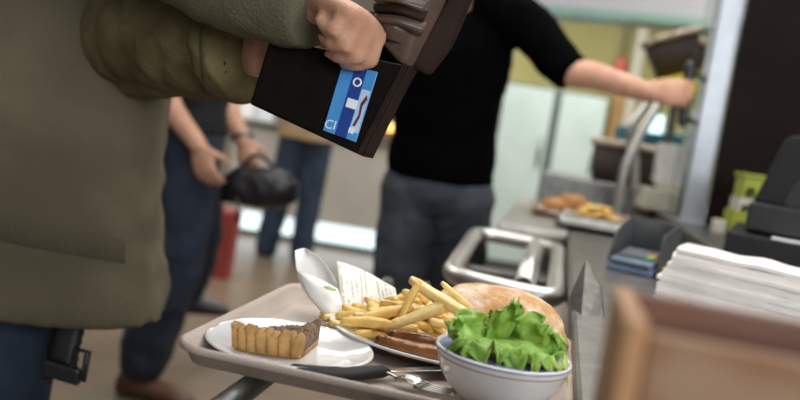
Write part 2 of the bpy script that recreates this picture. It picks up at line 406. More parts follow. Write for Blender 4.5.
# centre bar: half-round channel with an open near end
bm = NB(); P = []
for s in (.79, 1.495):
    P.append([c(s, -.08 + .020 * math.cos(a), zl - .008 + .026 * math.sin(a)) for a in [PI * k / 12 for k in range(13)]])
sheet(bm, P, .003); obj('centre_bar', bm, 'steel', t)
bm = NB(); box(bm, 1.12, 1.16, -.235, .055, .79, .83); obj('cross_bracket', bm, 'steel_dull', t, False, bevel=.004)
for tt in (-.228, .026):
    bm = NB(); box(bm, 1.125, 1.155, tt - .008, tt + .008, .83, .85); obj('bracket_foot', bm, 'steel_dull', t, False)

# steel guard plate at the counter edge next to the tray
q = [at(569, 297, 1.24), at(586, 258, 1.28), at(601, 286, 1.23), at(606, 335, 1.14), at(578, 345, 1.10)]
ax = V((.0, .004, -.001))
bm = NB(); prism(bm, [V(p) for p in q], V((.003, .006, -.002)))
t = obj('edge_guard', bm, 'steel_dark', None, False, bevel=.0015)
setp(t, 'pointed brushed steel guard plate at the counter edge right of the salad bowl', 'guard plate')

# ------------------------------------------------------------------ food tray
TZ = .872
def tray_mesh(bm, s0, s1, t0, t1, z, r=.035, h=.017, rim=.012, th=.004):
    def rr(off, zz):
        P = []
        a0_, a1_, b0_, b1_ = s0 - off, s1 + off, t0 - off, t1 + off; q = max(r + off, .008)
        for (cs, ct, a0) in ((a1_ - q, b1_ - q, 0), (a0_ + q, b1_ - q, PI / 2), (a0_ + q, b0_ + q, PI), (a1_ - q, b0_ + q, 1.5 * PI)):
            for k in range(9):
                a = a0 + PI / 2 * k / 8; P.append(c(cs + q * math.cos(a), ct + q * math.sin(a), zz))
        return P
    prof = [(-.024, z), (-.016, z + .001), (-.008, z + h * .8), (-.003, z + h), (0, z + h + .001), (.002, z + h - .001), (.002, z + h - .006), (-.003, z + h - .007), (-.011, z - th + .001), (-.02, z - th)]
    rings(bm, [rr(o_, zz) for o_, zz in prof])
bm = NB(); tray_mesh(bm, -.04, .335, -.378, .0, TZ - .0045)
t = obj('food_tray', bm, 'tray'); setp(t, 'greige plastic tray with pie, fries and salad bowl on the steel rails', 'tray')
TS = TZ - .0045

def plate_prof(r, h, t_=.004):
    return [(r * .55, .0), (r * .6, .003), (r * .68, .004), (r * .97, h - .002), (r, h), (r * .985, h + .0022), (r * .95, h + .001), (r * .72, t_ + .0045), (r * .66, t_ + .002), (r * .3, t_ + .0015), (.0005, t_ + .0015)]
# dessert plate
pc = V((-.088, .857, TS)); pr = .087
t = thing('dessert_plate', 'small round white plate under the slice of tart', 'plate', pc)
bm = NB(); lathe(bm, pc, plate_prof(pr, .013), 56); obj('dish', bm, 'porcelain', t)
# oval dinner plate
dc = V((.094, .970, TS)); da, db = .156, .116
t = thing('dinner_plate', 'large oval white plate under fries, sausage and bread', 'plate', dc)
bm = NB(); lathe(bm, dc, plate_prof(1, .016), 64, da, db, -TH); obj('dish', bm, 'porcelain', t)

# ------------------------------------------------------------------ slice of tart
zt = TS + .006
tipp = onz(322, 319, TS + .034); Lp = onz(233, 349, TS + .006); Rp = onz(301, 359, TS + .006)
tipb = V((tipp.x, tipp.y, zt)); L0 = V((Lp.x, Lp.y, zt)); R0 = V((Rp.x, Rp.y, zt))
t = thing('tart_slice', 'slice of nut tart with fluted golden crust on the small plate', 'tart', V(((L0 + R0 + tipb) / 3).to_tuple()[:2] + (zt,)))
hh = .0265
def arc(k, n=84):
    f = k / n; p = L0.lerp(R0, f); out = (p - tipb).normalized(); bul = 4 * f * (1 - f) * .009
    return p + out * bul, out
n = 84; RR = []
cols = []
for k in range(n + 1):
    p, o_ = arc(k, n); fl = abs(math.sin(PI * k / n * 7)) ** .55 * .0042
    zz = V((0, 0, 1)); wob = .0018 * math.sin(k * .8) + .0014 * math.sin(k * .3)
    cols.append([p - o_ * .014 + zz * .004, p - o_ * (.005) + o_ * fl * .5, p + o_ * fl + zz * .003, p + o_ * (.003 + fl) + zz * .02, p + o_ * (.006 + fl * .6) + zz * (hh - .003 + wob), p + o_ * .004 + zz * (hh + .001 + wob), p - o_ * .003 + zz * (hh - .001 + wob), p - o_ * .006 + zz * (hh - .005)])
bm = NB(); rings(bm, cols); obj('fluted_crust', bm, 'crust', t)
# base crust layer + filling wedge
def wedge(bm, z0, z1, inset, bumpy=0, nr=14, na=22, tiph=0):
    P = []
    top = []; bot = []
    for i in range(nr + 1):
        r = .02 + .98 * i / nr; a_, b_ = [], []
        for k in range(na + 1):
            p, o_ = arc(k, na); p = p - o_ * inset; w = tipb.lerp(p, r)
            dz = bumpy * (noise.noise(w * 160) * 1.0 + .7 * noise.noise(w * 380)) + tiph * max(0, 1 - r * 3.2)
            a_.append(bm.verts.new(w + V((0, 0, z1 + dz)))); b_.append(bm.verts.new(w + V((0, 0, z0))))
        top.append(a_); bot.append(b_)
    for i in range(nr):
        for k in range(na):
            bm.faces.new((top[i][k], top[i][k + 1], top[i + 1][k + 1], top[i + 1][k])); bm.faces.new((bot[i][k], bot[i + 1][k], bot[i + 1][k + 1], bot[i][k + 1]))
    ring = [(i, 0) for i in range(nr)] + [(nr, k) for k in range(na)] + [(i, na) for i in range(nr, 0, -1)] + [(0, k) for k in range(na, 0, -1)]
    for q_ in range(len(ring)):
        i, k = ring[q_]; i2, k2 = ring[(q_ + 1) % len(ring)]
        bm.faces.new((top[i][k], bot[i][k], bot[i2][k2], top[i2][k2]))
bm = NB(); wedge(bm, 0, .006, .001); obj('base_crust', bm, 'crust', t)
bm = NB(); wedge(bm, .006, hh - .005, .004, .0042, 30, 40, .007); obj('filling', bm, 'filling', t, label='crumbly brown nut filling')

# ------------------------------------------------------------------ salad bowl
bc = V((.121, .80, TS)); br_ = .0655; bh = .053
t = thing('salad_bowl', 'white bowl with a thin red line, full of green lettuce', 'bowl', bc)
bm = NB(); lathe(bm, bc, [(.026, 0), (.028, .0005), (.029, .004), (.037, .007), (.048, .016), (.0575, .029), (.0632, .045), (br_, bh), (br_ - .001, bh + .0015), (br_ - .003, bh + .001), (.059, .041), (.05, .022), (.036, .011), (.018, .0075), (.0005, .007)], 56)
obj('dish', bm, 'porcelain', t)
def band(zc, w, rr):
    bm = NB(); lathe(bm, bc, [(rr(zc - w), zc - w), (rr(zc - w) + .0003, zc - w), (rr(zc + w) + .0003, zc + w), (rr(zc + w), zc + w)], 56); return bm
rfun = lambda z: .0632 + (br_ - .0632) * (z - .045) / .008 + .0001
obj('red_line', band(.0462, .0005, rfun), 'stripe', t, label='thin dull red line'); obj('blue_line', band(.0518, .0007, rfun), 'bluestripe', t, label='thin grey blue rim line')

def leaf(bm, base, tip, wdt, nrm, seed, fr=.006):
    n_, m_ = 22, 29; P = []
    d = tip - base; side = d.cross(nrm).normalized(); nn = side.cross(d).normalized()
    for i in range(n_ + 1):
        f = i / n_; w = wdt * (math.sin(PI * min(1, .15 + f * .75)) ** .7) * (1 if f < .85 else 1 - (f - .85) * 2.2); row = []
        for j in range(m_ + 1):
            s = j / m_ * 2 - 1
            edge = max(abs(s) ** 2.2, f ** 4)
            ruf = edge * fr * (math.sin(s * 5 + f * 11 + seed) + .7 * math.sin(f * 17 - s * 4 + seed * 2.3) + .3 * math.sin(s * 15 + f * 9 + seed * 3.1)) + .0022 * noise.noise(V((f * 3.2, s * 2.4, seed * 5)))
            q_ = base + d * (f + .05 * edge * math.sin(s * 11 + seed) + .02 * edge * math.sin(s * 27 + seed)) + side * (w * s) + nn * (.35 * wdt * (f - f * f) * 2 - .25 * w * s * s + ruf + .0015 * noise.noise(V((f * 7, s * 5, seed))))
            q_.x += -.0
            row.append(q_)
        P.append(row)
    sheet(bm, P, .0007)
zr = TS + bh
LT = [  # base, tip (offsets from the middle of the bowl rim), width, normal, material, label
    ((-.012, .004, .004), (-.050, -.034, .009), .034, (-.25, -.75, .6), 'lettuce', 'broad curly lettuce leaf draped over the left front rim of the bowl'),
    ((.008, .010, .014), (.018, -.051, .005), .036, (.05, -.6, .8), 'lettuce', 'large frilly lettuce leaf hanging over the front rim of the bowl'),
    ((-.008, .012, .0), (.004, -.004, .050), .016, (.1, -1, .25), 'lettuce', 'upright lettuce leaf forming the tallest peak in the bowl'),
    ((.016, .008, .0), (.036, -.012, .034), .030, (.15, -.85, .5), 'lettuce', 'ruffled lettuce leaf in the middle of the salad, right of the tallest peak'),
    ((.022, .008, .002), (.054, -.010, .016), .026, (.35, -.6, .7), 'lettuce', 'curly lettuce leaf at the right side of the bowl'),
    ((.036, .0, -.012), (.046, -.036, .003), .020, (.2, -.6, .7), 'lettuce_pale', 'pale yellow green lettuce heart piece low at the right front of the bowl'),
    ((-.020, .006, .002), (-.052, -.004, .026), .022, (-.5, -.6, .6), 'lettuce', 'small dark green lettuce tip at the left edge of the bowl'),
    ((.0, .03, -.008), (-.020, .036, .026), .026, (0, -.8, .5), 'lettuce', 'lettuce leaf at the back of the bowl against the fries'),
    ((.01, .03, -.008), (.038, .034, .022), .030, (.2, -.6, .7), 'lettuce', 'lettuce leaf at the back of the bowl against the bread'),
    ((-.012, -.004, .010), (-.016, -.049, .008), .030, (-.1, -.65, .75), 'lettuce', 'rounded lettuce leaf at the front of the bowl, between two frilly ones'),
]
for i, (b0, t0_, w, nn, mm, lab) in enumerate(LT):
    bm = NB(); o0 = bc + V((0, 0, bh)); leaf(bm, o0 + V(b0), o0 + V(t0_), w, V(nn).normalized(), i * 1.7, .0075)
    setp(obj('lettuce_leaf', bm, mm, None), lab, 'lettuce', 'lettuce leaves in the salad bowl')

# ------------------------------------------------------------------ bread
zp = TS + .007
bm = NB(); bc2 = V((.138, 1.022, zp + .001)); bd = V((math.cos(-.12), math.sin(-.12), 0)); bs = V((-bd.y, bd.x, 0)); sec = []
for k in range(15):
    f = k / 14 * 2 - 1; w = max(.02, (1 - abs(f) ** 2.6)) ** .5
    sec.append((bc2 + bd * (.092 * f) + V((0, 0, .032 * w + .003)), bs * (.050 * w), V((0, 0, .035 * w))))
loft(bm, sec, 28)
me = organic(bm, .0035, 3, .0018, .02); setp(obj('bread_roll', me, 'bread'), 'long flour dusted bread roll at the back of the oval plate', 'bread')

# ------------------------------------------------------------------ sausage pieces
def sausage(pts, r, flat, name_label):
    t = thing('sausage', name_label, 'sausage', V(pts[0]), 'sausage pieces on the oval plate')
    bm = NB(); cp = curve(pts, 6); m_ = len(cp)
    rad = [r * (.75 + .25 * math.sin(PI * (k + .5) / m_) ** .5) for k in range(m_)]
    tube(bm, cp, rad, 18, round_caps=True)
    me = organic(bm, .0016, 3, .0007, .01); obj('meat', me, 'sausage', t)
    bm = NB(); ell(bm, cp[0] - (cp[1] - cp[0]).normalized() * r * .35, V((r * .66, 0, 0)), V((0, r * .74, 0)), V((0, 0, r * .74))); obj('end_knot', bm, 'sausage_end', t, label='dark purple end')
s1 = [at(384, 334, .905), at(400, 340, .895), at(425, 344, .89), at(455, 345, .892)]
for p in s1: p.z = zp + .0095
sausage(s1, .010, 1, 'glossy brown sausage piece with a purple end, nearest the plate front')
s2 = [at(398, 328, .925), at(420, 329, .922), at(448, 329, .918)]
for p in s2: p.z = zp + .012
sausage(s2, .0105, 1, 'glossy brown sausage piece behind the front one, below the fries')

# ------------------------------------------------------------------ fries
def fry_mesh(L, w, bend, seed):
    bm = NB(); R = []
    for k in range(9):
        f = k / 8 - .5; ww = w * (1 - .25 * abs(f) * 2 * (1 if seed % 2 else .4)) * (1 + .12 * noise.noise(V((f * 4, seed, 0)))); tip = .72 if k in (0, 8) else 1
        cx_ = bend * (f * f * 4 - .3)
        R.append([V((f * L, cx_ + ww * x * tip, ww * z * tip)) for x, z in ((-.5, -.38), (-.38, -.5), (.38, -.5), (.5, -.38), (.5, .38), (.38, .5), (-.38, .5), (-.5, .38))])
    rings(bm, R); bmesh.ops.recalc_face_normals(bm, faces=bm.faces[:])
    me = bpy.data.meshes.new('fry'); bm.to_mesh(me); bm.free(); me.polygons.foreach_set('use_smooth', [True] * len(me.polygons))
    me.materials.append(M['fry_pale' if seed % 3 == 0 else 'fry']); return me
FM = [fry_mesh(random.uniform(.045, .07), random.uniform(.0095, .0125), random.uniform(-.004, .006), i) for i in range(9)]
def place_fry(me, p, d, roll, label, group, sc_=1):
    o = bpy.data.objects.new('french_fry', me); COL.objects.link(o)
    d = d.normalized(); q_ = d.to_track_quat('X', 'Z') @ Matrix.Rotation(roll, 3, 'X').to_quaternion()
    o.rotation_euler = q_.to_euler(); o.location = p; o.scale = (sc_,) * 3; WL[o.name] = V(p)
    return setp(o, label, 'fry', group)
GF = 'fries heaped on the oval plate'
hc = V((.012, .985, zp)); random.seed(11)
nf = 0
for lay, (cnt, rx, ry, z0) in enumerate(((26, .070, .050, .006), (24, .064, .044, .016), (20, .054, .036, .025), (15, .042, .028, .034), (9, .030, .018, .043))):
    for k in range(cnt):
        a = 2 * PI * (k + random.random() * .7) / cnt; rr = math.sqrt(random.random())
        p = hc + V((rx * rr * math.cos(a) + .012 * lay, ry * rr * math.sin(a) + .004 * lay, z0 + random.uniform(-.002, .004)))
        if (p - V((-.06, .93, p.z))).length < .02: p.x += .02
        d = V((math.cos(a * 1.7 + k), .7 * math.sin(a * 1.7 + k), random.uniform(-.16, .22) * (1 if lay else .3)))
        place_fry(random.choice(FM), p, d, random.random() * 1.5, 'golden potato fry lying in the heap on the oval plate', GF, random.uniform(.8, 1))
LF = fry_mesh(.085, .0122, .004, 3); LF2 = fry_mesh(.07, .0122, -.003, 5)
place_fry(LF, at(441, 299, .93), at(466, 314, .92) - at(418, 285, .94), .3, 'longest pale fry pointing up to the left at the top of the heap', GF)
place_fry(LF, at(420, 314, .92), at(448, 302, .93) - at(394, 325, .915), .5, 'pale fry lying across the front of the heap, rising to the right', GF, .88)
place_fry(LF2, at(432, 312, .925), at(455, 305, .93) - at(410, 318, .92), .2, 'golden fry directly right of the crossing pale fry at the front', GF, .85)
place_fry(LF2, at(410, 300, .93), at(418, 285, .935) - at(404, 313, .925), .4, 'short fry standing steeply left of the longest fry', GF, .7)
place_fry(LF2, at(366, 322, .90), at(385, 322, .90) - at(346, 320, .905), .2, 'pale fry along the left front rim of the oval plate', GF, .8)
place_fry(LF, at(457, 296, .95), at(470, 308, .95) - at(444, 286, .95), .2, 'blunt pale fry leaning against the bread', GF, .55)
place_fry(LF2, at(385, 313, .93), at(400, 304, .935) - at(362, 312, .925), .2, 'curved fry in front of the receipt', GF, .85)

# ------------------------------------------------------------------ receipt and folded white paper
r00, r10, r11, r01 = at(343, 318, 1.0), at(402, 325, 1.0), at(396, 287, 1.055), at(337, 261, 1.06)
P = []
for i in range(13):
    a = i / 12; row = []
    for j in range(9):
        b_ = j / 8; p = r00.lerp(r10, a).lerp(r01.lerp(r11, a), b_); p = p + V((.2, 1, 0)) * (.007 * math.sin(PI * a) + .006 * b_ * b_ * math.sin(a * 5)); row.append(p)
    P.append(row)
bm = NB(); sheet(bm, P, .0004, True); setp(obj('receipt', bm, 'receipt'), 'printed white till receipt propped up behind the fries', 'receipt')
def patch(bl, brr, tr, tl, bulge, n_=10, m_=10, top=0):
    P = []
    for i in range(n_ + 1):
        a = i / n_; row = []
        for j in range(m_ + 1):
            b_ = j / m_; p = bl.lerp(brr, a).lerp(tl.lerp(tr, a), b_); p = p + bulge * math.sin(PI * a) * (.3 + .7 * b_); row.append(p)
        P.append(row)
    return P
t = thing('paper_pouch', 'folded white paper pouch with a green mark standing left of the receipt', 'paper', at(325, 314, 1.0))
def outline_sheet(rows, y_off, th=.0006):
    P = [[at(l, py, y) .lerp(at(r_, py, y), k / 8) + V((0, y_off * math.sin(PI * k / 8), 0)) for k in range(9)] for py, l, r_, y in rows]
    bm = NB(); sheet(bm, P, th); return bm
obj('back_flap', outline_sheet([(250.5, 295, 309, 1.055), (256, 295, 318, 1.053), (266, 296, 327, 1.05), (277, 298, 334, 1.046), (288, 302, 339, 1.042), (300, 311, 341, 1.036), (308, 319, 342, 1.03), (315, 326, 340, 1.02)], .02), 'paper', t)
obj('front_flap', outline_sheet([(270, 297, 300, 1.04), (280, 300, 322, 1.03), (289, 304, 338, 1.022), (298, 309, 341, 1.016), (307, 317, 343, 1.008), (316, 325, 342, 1.0)], -.008), 'paper', t)
obj('green_mark', outline_sheet([(286, 324, 328, 1.013), (287.5, 325, 332, 1.012), (289, 329, 335, 1.0112), (290, 332, 337, 1.011)], -.004), 'green_print', t, label='light green printed mark')

# ------------------------------------------------------------------ knife and fork
k0, k1, k2, k3 = onz(289, 370, TS + .010), onz(338, 374, TS + .009), onz(388, 371, TS + .009), onz(446, 369, TS + .010)
t = thing('table_knife', 'table knife with a black handle lying in front of the plates', 'knife', V((k1.x, k1.y, TS)))
bm = NB(); sec = []
ps = curve([k0, k1, k2], 6); d = (k2 - k0).normalized(); sd = V((-d.y, d.x, 0))
for i, p in enumerate(ps):
    f = i / (len(ps) - 1); w = .0075 + .0055 * math.sin(PI * min(1, f * 1.15)) ; w *= .55 if f in (0,) else 1
    sec.append((p, sd * w, V((0, 0, .0062 if 0 < f < 1 else .003))))
loft(bm, sec, 16); obj('handle', bm, 'soft_black', t)
bm = NB(); d = (k3 - k2).normalized(); sd = V((-d.y, d.x, 0)); up = V((0, 0, 1)); k4 = k3 + d * .045
prism(bm, [k2 - sd * .003, k2 + d * .008 - sd * .0055, k3 - sd * .0075, k4 - d * .012 - sd * .005, k4 + sd * .001, k3 + sd * .006, k2 + d * .008 + sd * .0045, k2 + sd * .003], up * .0013); obj('blade', bm, 'cutlery', t, False, bevel=.0004)
f0, f1 = onz(396, 377, TS + .008), onz(462, 402, TS + .004)
t = thing('fork', 'steel fork with its tines beside the salad bowl', 'fork', V((f0.x, f0.y, TS)))
d = (f1 - f0); d.z = 0; d.normalize(); sd = V((-d.y, d.x, 0))
bm = NB(); fb = f0 + d * .018
P = []
for i in range(9):
    f = i / 8; w = .0032 + (.0118 - .0032) * min(1, f * 1.4) ** 1.2; z_ = .004 * math.sin(PI * f)
    P.append([f0 + d * (.026 * f) + sd * (w * (j / 4 - 1)) + V((0, 0, z_ - .003 * (1 - (j / 4 - 1) ** 2))) for j in range(9)])
sheet(bm, P, .0013); obj('head', bm, 'cutlery', t)
for j in range(4):
    o_ = sd * (-.0096 + .0064 * j); bs_ = f0 + d * .0245 + o_
    bm = NB(); tube(bm, [bs_ + V((0, 0, .0)), bs_ + d * .012 + V((0, 0, -.001)), bs_ + d * .03 + V((0, 0, .0005)), bs_ + d * .042 + V((0, 0, .003))], [.0022, .0021, .0019, .0009], 8); obj('tine', bm, 'cutlery', t)
hd = (V((-.9, -.1, 0))).normalized()
bm = NB(); P = []
hp = curve([f0 + d * .002, f0 - d * .012 + V((0, 0, .002)), f0 - d * .03 + V((0, 0, -.001)), f0 - d * .05 + V((0, 0, -.004)), f0 - d * .07 + V((0, 0, -.005))], 4)
for i, p in enumerate(hp):
    w = .003 + .003 * (i / len(hp)) ** 2; P.append([p - sd * w, p, p + sd * w])
sheet(bm, P, .002); obj('handle', bm, 'cutlery', t)

# ------------------------------------------------------------------ foreground wooden caddy
t = thing('wooden_caddy', 'out of focus brown wooden box caddy at the lower right, nearest the camera', 'box', c(-.34, .12, .9))
cs0, cs1, ct0, ct1, cz = -.435, -.352, -.0145, .27, 1.059
th = .010
bm = NB(); box(bm, cs0, cs1, ct0, ct0 + th, .9, cz); obj('side_panel', bm, 'wood', t, False, bevel=.002)
bm = NB(); box(bm, cs0, cs1, ct1 - th, ct1, .9, cz); obj('side_panel', bm, 'wood', t, False, bevel=.002)
bm = NB(); box(bm, cs0, cs0 + th, ct0 + th, ct1 - th, .9, cz - .004); obj('front_panel', bm, 'wood_front', t, False, bevel=.002)
bm = NB(); box(bm, cs1 - th, cs1, ct0 + th, ct1 - th, .9, cz); obj('back_panel', bm, 'wood_dark', t, False, bevel=.002)
bm = NB(); box(bm, cs0 + th, cs1 - th, ct0 + th, ct1 - th, .9, .908); obj('bottom_panel', bm, 'wood_dark', t, False)
bm = NB(); box(bm, cs0 + th, cs1 - th, ct0 + .13, ct0 + .14, .908, cz - .02); obj('divider', bm, 'wood_dark', t, False)

# ------------------------------------------------------------------ napkins
nb = onz(655, 316, .9); nside = onz(800, 340, .9)
n0 = V((.416, 1.318, .9)); nd = V((.77, -.62, 0)).normalized(); nb_ = V((.40, .92, 0)).normalized()
NL, NW, NT = .32, .14, .0057
def napkin_mesh(seed, amp):
    P = []
    for i in range(41):
        a = i / 40; row = []
        for j in range(7):
            b_ = j / 6
            z = amp * (.45 + .55 * b_) * (math.sin(a * 26 + seed) * .5 + .5 * math.sin(a * 15 + seed * 2)) * (.2 + .8 * a)
            row.append(nd * (NL * a + .003 * math.sin(b_ * 3 + seed)) + nb_ * (NW * b_ + .003 * noise.noise(V((a * 6, seed, 0)))) + V((0, 0, z)))
        P.append(row)
    bm = NB(); sheet(bm, P, NT * .995)
    bmesh.ops.recalc_face_normals(bm, faces=bm.faces[:])
    me = bpy.data.meshes.new('paper_napkin'); bm.to_mesh(me); bm.free(); me.materials.append(M['napkin'])
    me.polygons.foreach_set('use_smooth', [True] * len(me.polygons)); shade_auto(me, .7); return me
random.seed(4)
NM = [napkin_mesh(i * 1.3, a) for i, a in enumerate((.0003, .0003, .0006, .0045))]
NN = 17
for k in range(NN):
    me = NM[3] if k >= NN - 1 else NM[2] if k >= NN - 3 else NM[k % 2]
    o = bpy.data.objects.new('paper_napkin', me); COL.objects.link(o)
    o.location = n0 + nd * (.0015 * math.sin(k * 2.1) + .0028 * max(0, k - 8)) + nb_ * (.002 * math.sin(k * 1.3)) + V((0, 0, NT / 2 + .0005 + k * NT + (.001 if k == NN - 1 else 0)))
    o.rotation_euler = (0, 0, .006 * math.sin(k * 3.3)); WL[o.name] = o.location.copy()
    setp(o, 'wavy white paper napkin on top of the stack' if k == NN - 1 else 'white paper napkin at the bottom of the stack, on the steel counter' if k == 0 else 'white paper napkin inside the stack beside the card terminal', 'napkin', 'stacked white paper napkins')

# ------------------------------------------------------------------ card terminal
def lp(o, ex, ey, ez): return lambda x, y, z: o + ex * x + ey * y + ez * z
tl, tr_ = onz(604, 268, .9), onz(652, 279, .9)
ex = (tr_ - tl); tw = ex.length; ex.normalize(); ey = V((-ex.y, ex.x, 0)); ez = V((0, 0, 1)); W_ = tw
T_ = lp(tl, ex, ey, ez)
t = thing('card_terminal', 'grey card payment terminal with a tall privacy shield on the counter', 'card terminal', T_(W_ / 2, .08, 0))
dl = .2
bm = NB(); hexa(bm, [T_(0, 0, .001), T_(W_, 0, .001), T_(W_, dl, .001), T_(0, dl, .001), T_(.002, .006, .014), T_(W_ - .002, .006, .014), T_(W_ - .002, dl, .040), T_(.002, dl, .040)]); obj('base', bm, 'blue_grey', t, False, bevel=.004)
bm = NB(); hexa(bm, [T_(.006, .012, .012), T_(W_ - .006, .012, .012), T_(W_ - .006, .12, .025), T_(.006, .12, .025), T_(.006, .016, .026), T_(W_ - .006, .016, .026), T_(W_ - .006, .12, .040), T_(.006, .12, .040)]); obj('keypad_body', bm, 'grey_plastic', t, False, bevel=.003)
bm = NB(); hexa(bm, [T_(.006, .004, .014), T_(W_ - .006, .004, .014), T_(W_ - .006, .03, .016), T_(.006, .03, .016), T_(.006, .008, .024), T_(W_ - .006, .008, .024), T_(W_ - .006, .03, .0285), T_(.006, .03, .0285)]); obj('front_lip', bm, 'blue_grey', t, False, bevel=.002)
bm = NB(); hexa(bm, [T_(.012, .0035, .0165), T_(W_ - .012, .0035, .0165), T_(W_ - .012, .02, .0165), T_(.012, .02, .0165), T_(.012, .0045, .0195), T_(W_ - .012, .0045, .0195), T_(W_ - .012, .02, .0195), T_(.012, .02, .0195)]); obj('card_slot', bm, 'black_plastic', t, False)
for r in range(4):
    for k in range(4):
        kx = .014 + (W_ - .028) * (k + .5) / 4; ky = .042 + .018 * r; kz = .0275 + (ky - .016) * .135 + .0015
        bm = NB(); obox(bm, T_(kx, ky, kz), ex * .008, ey * .006 + ez * .0008, ez * .002)
        mm = 'key' if k < 3 else ('key_green', 'key_yellow', 'key_red', 'key')[r]
        obj('key', bm, mm, t, False, bevel=.0008, label={'key_green': 'green enter key', 'key_yellow': 'yellow correction key', 'key_red': 'red cancel key'}.get(mm))
# shield: left, back and right walls
def wallp(bm, pts, th_): prism(bm, pts, th_)
bm = NB(); prism(bm, [T_(-.003, .02, .012), T_(-.003, .17, .03), T_(-.003, .17, .100), T_(-.003, .13, .105), T_(-.003, .05, .078), T_(-.003, .025, .04)], ex * .0028); obj('shield_side', bm, 'grey_plastic', t, False, bevel=.001)
bm = NB(); prism(bm, [T_(W_, .02, .010), T_(W_, .17, .03), T_(W_, .17, .100), T_(W_, .13, .103), T_(W_, .04, .086), T_(W_, .028, .078), T_(W_, .022, .05)], ex * .0028); obj('shield_side', bm, 'grey_plastic', t, False, bevel=.001)
bm = NB(); prism(bm, [T_(-.003, .168, .03), T_(W_ + .0028, .168, .03), T_(W_ + .0028, .168, .100), T_(W_ * .5, .172, .104), T_(-.003, .168, .100)], ey * .003); obj('shield_back', bm, 'grey_plastic', t, False, bevel=.001)

# ------------------------------------------------------------------ till (black register) on the right
q0 = onz(734, 262, .95); th2 = math.radians(24); A2 = V((math.sin(th2), math.cos(th2), 0)); B2 = V((A2.y, -A2.x, 0))
KB = lp(V((q0.x, q0.y, .951)), B2, A2, V((0, 0, 1)))
t = thing('cash_register', 'black till with a slanted display on a flat base at the right edge', 'till', KB(.2, .15, 0))
bm = NB(); hexa(bm, [KB(-.025, 0, 0), KB(.42, 0, 0), KB(.42, .36, 0), KB(-.025, .36, 0), KB(-.025, 0, .058), KB(.42, 0, .058), KB(.42, .36, .066), KB(-.025, .36, .066)]); obj('base', bm, 'soft_black', t, False, bevel=.004)
bm = NB(); hexa(bm, [KB(.005, .05, .066), KB(.40, .05, .062), KB(.40, .34, .066), KB(.005, .34, .066), KB(.005, .05, .125), KB(.40, .05, .125), KB(.40, .34, .125), KB(.005, .34, .125)]); obj('printer_block', bm, 'black_plastic', t, False, bevel=.005)
bm = NB(); prism(bm, [KB(.010, .10, .125), KB(.048, .10, .262), KB(.062, .10, .275), KB(.36, .10, .30), KB(.36, .10, .125)], A2 * .16); obj('display_housing', bm, 'soft_black', t, False, bevel=.006)
bm = NB(); arcp = [KB(.07 + .06 * (1 - math.cos(PI * k / 16)), .097, .127 + .075 * math.sin(PI * k / 16)) for k in range(17)]
prism(bm, arcp, A2 * .006); obj('recess', bm, 'black_plastic', t, False, label='black arched recess')
bm = NB(); obox(bm, KB(.15, .022, .0605), B2 * .09, A2 * .016, V((0, 0, .0012))); obj('paper_slip', bm, 'paper', t, False, label='pale slip of paper')
# flat dark gadget between terminal and till
q0 = c(.92, .2, .9)
t = thing('flat_pad', 'flat dark pad with a green strip lying behind the napkins', 'pad', q0)
bm = NB(); obox(bm, q0 + V((.03, .06, .008)), B * .055, A * .05, V((0, 0, .008))); obj('cover', bm, 'black_plastic', t, False, bevel=.004)
bm = NB(); obox(bm, q0 + V((.02, .06, .0175)), B * .03, A * .03, V((0, 0, .0015))); obj('strip', bm, 'lime', t, False, label='green strip')

# ------------------------------------------------------------------ lime plastic holder
q0 = onz(730, 236, .95); q0.z = .951
G = lp(q0, B, A, V((0, 0, 1)))
t = thing('plastic_holder', 'lime green and ivory plastic holder standing before the dark partition', 'holder', G(.05, .04, 0))
def frame_block(bm, x0, x1, y0, y1, z0, z1, notch):
    # walls with arched cut-outs at the bottom edge
    P = [(x0, z0)]
    n_ = 2; wd = (x1 - x0) / n_
    for k in range(n_):
        a, b_ = x0 + wd * (k + .25), x0 + wd * (k + .75)
        P += [(a, z0), (a, z0 + notch * .7), (a + wd * .12, z0 + notch), (b_ - wd * .12, z0 + notch), (b_, z0 + notch * .7), (b_, z0)]
    P += [(x1, z0), (x1, z1), (x0, z1)]
    prism(bm, [G(x, y0, z) for x, z in P], A * .006); prism(bm, [G(x, y1, z) for x, z in P], A * .006)
    for x in (x0, x1 - .006): hexa(bm, [G(x, y0, z0), G(x + .006, y0, z0), G(x + .006, y1, z0), G(x, y1, z0), G(x, y0, z1), G(x + .006, y0, z1), G(x + .006, y1, z1), G(x, y1, z1)])
for z0, z1, x0, mm, lb in ((0, .075, -.01, 'lime', None), (.076, .115, .0, 'ivory', 'ivory middle tier'), (.116, .175, .005, 'lime', None)):
    bm = NB(); frame_block(bm, x0, x0 + .115 - x0, 0, .09, z0, z1, (z1 - z0) * .55); obj('tier', bm, mm, t, False, label=lb)
bm = NB(); hexa(bm, [G(.0, -.004, .175), G(.12, -.004, .175), G(.12, .1, .175), G(.0, .1, .175), G(-.003, -.006, .187), G(.122, -.006, .187), G(.122, .102, .187), G(-.003, .102, .187)]); obj('lid', bm, 'lime', t, False, bevel=.003)
bm = NB(); hexa(bm, [G(-.05, .0, .0), G(-.015, .0, .0), G(-.015, .05, .0), G(-.05, .05, .0), G(-.05, .0, .04), G(-.015, .0, .04), G(-.015, .05, .04), G(-.05, .05, .04)])
t2 = obj('ivory_tub', bm, 'ivory', None, False, bevel=.003); setp(t2, 'small ivory plastic tub at the foot of the lime holder', 'tub')

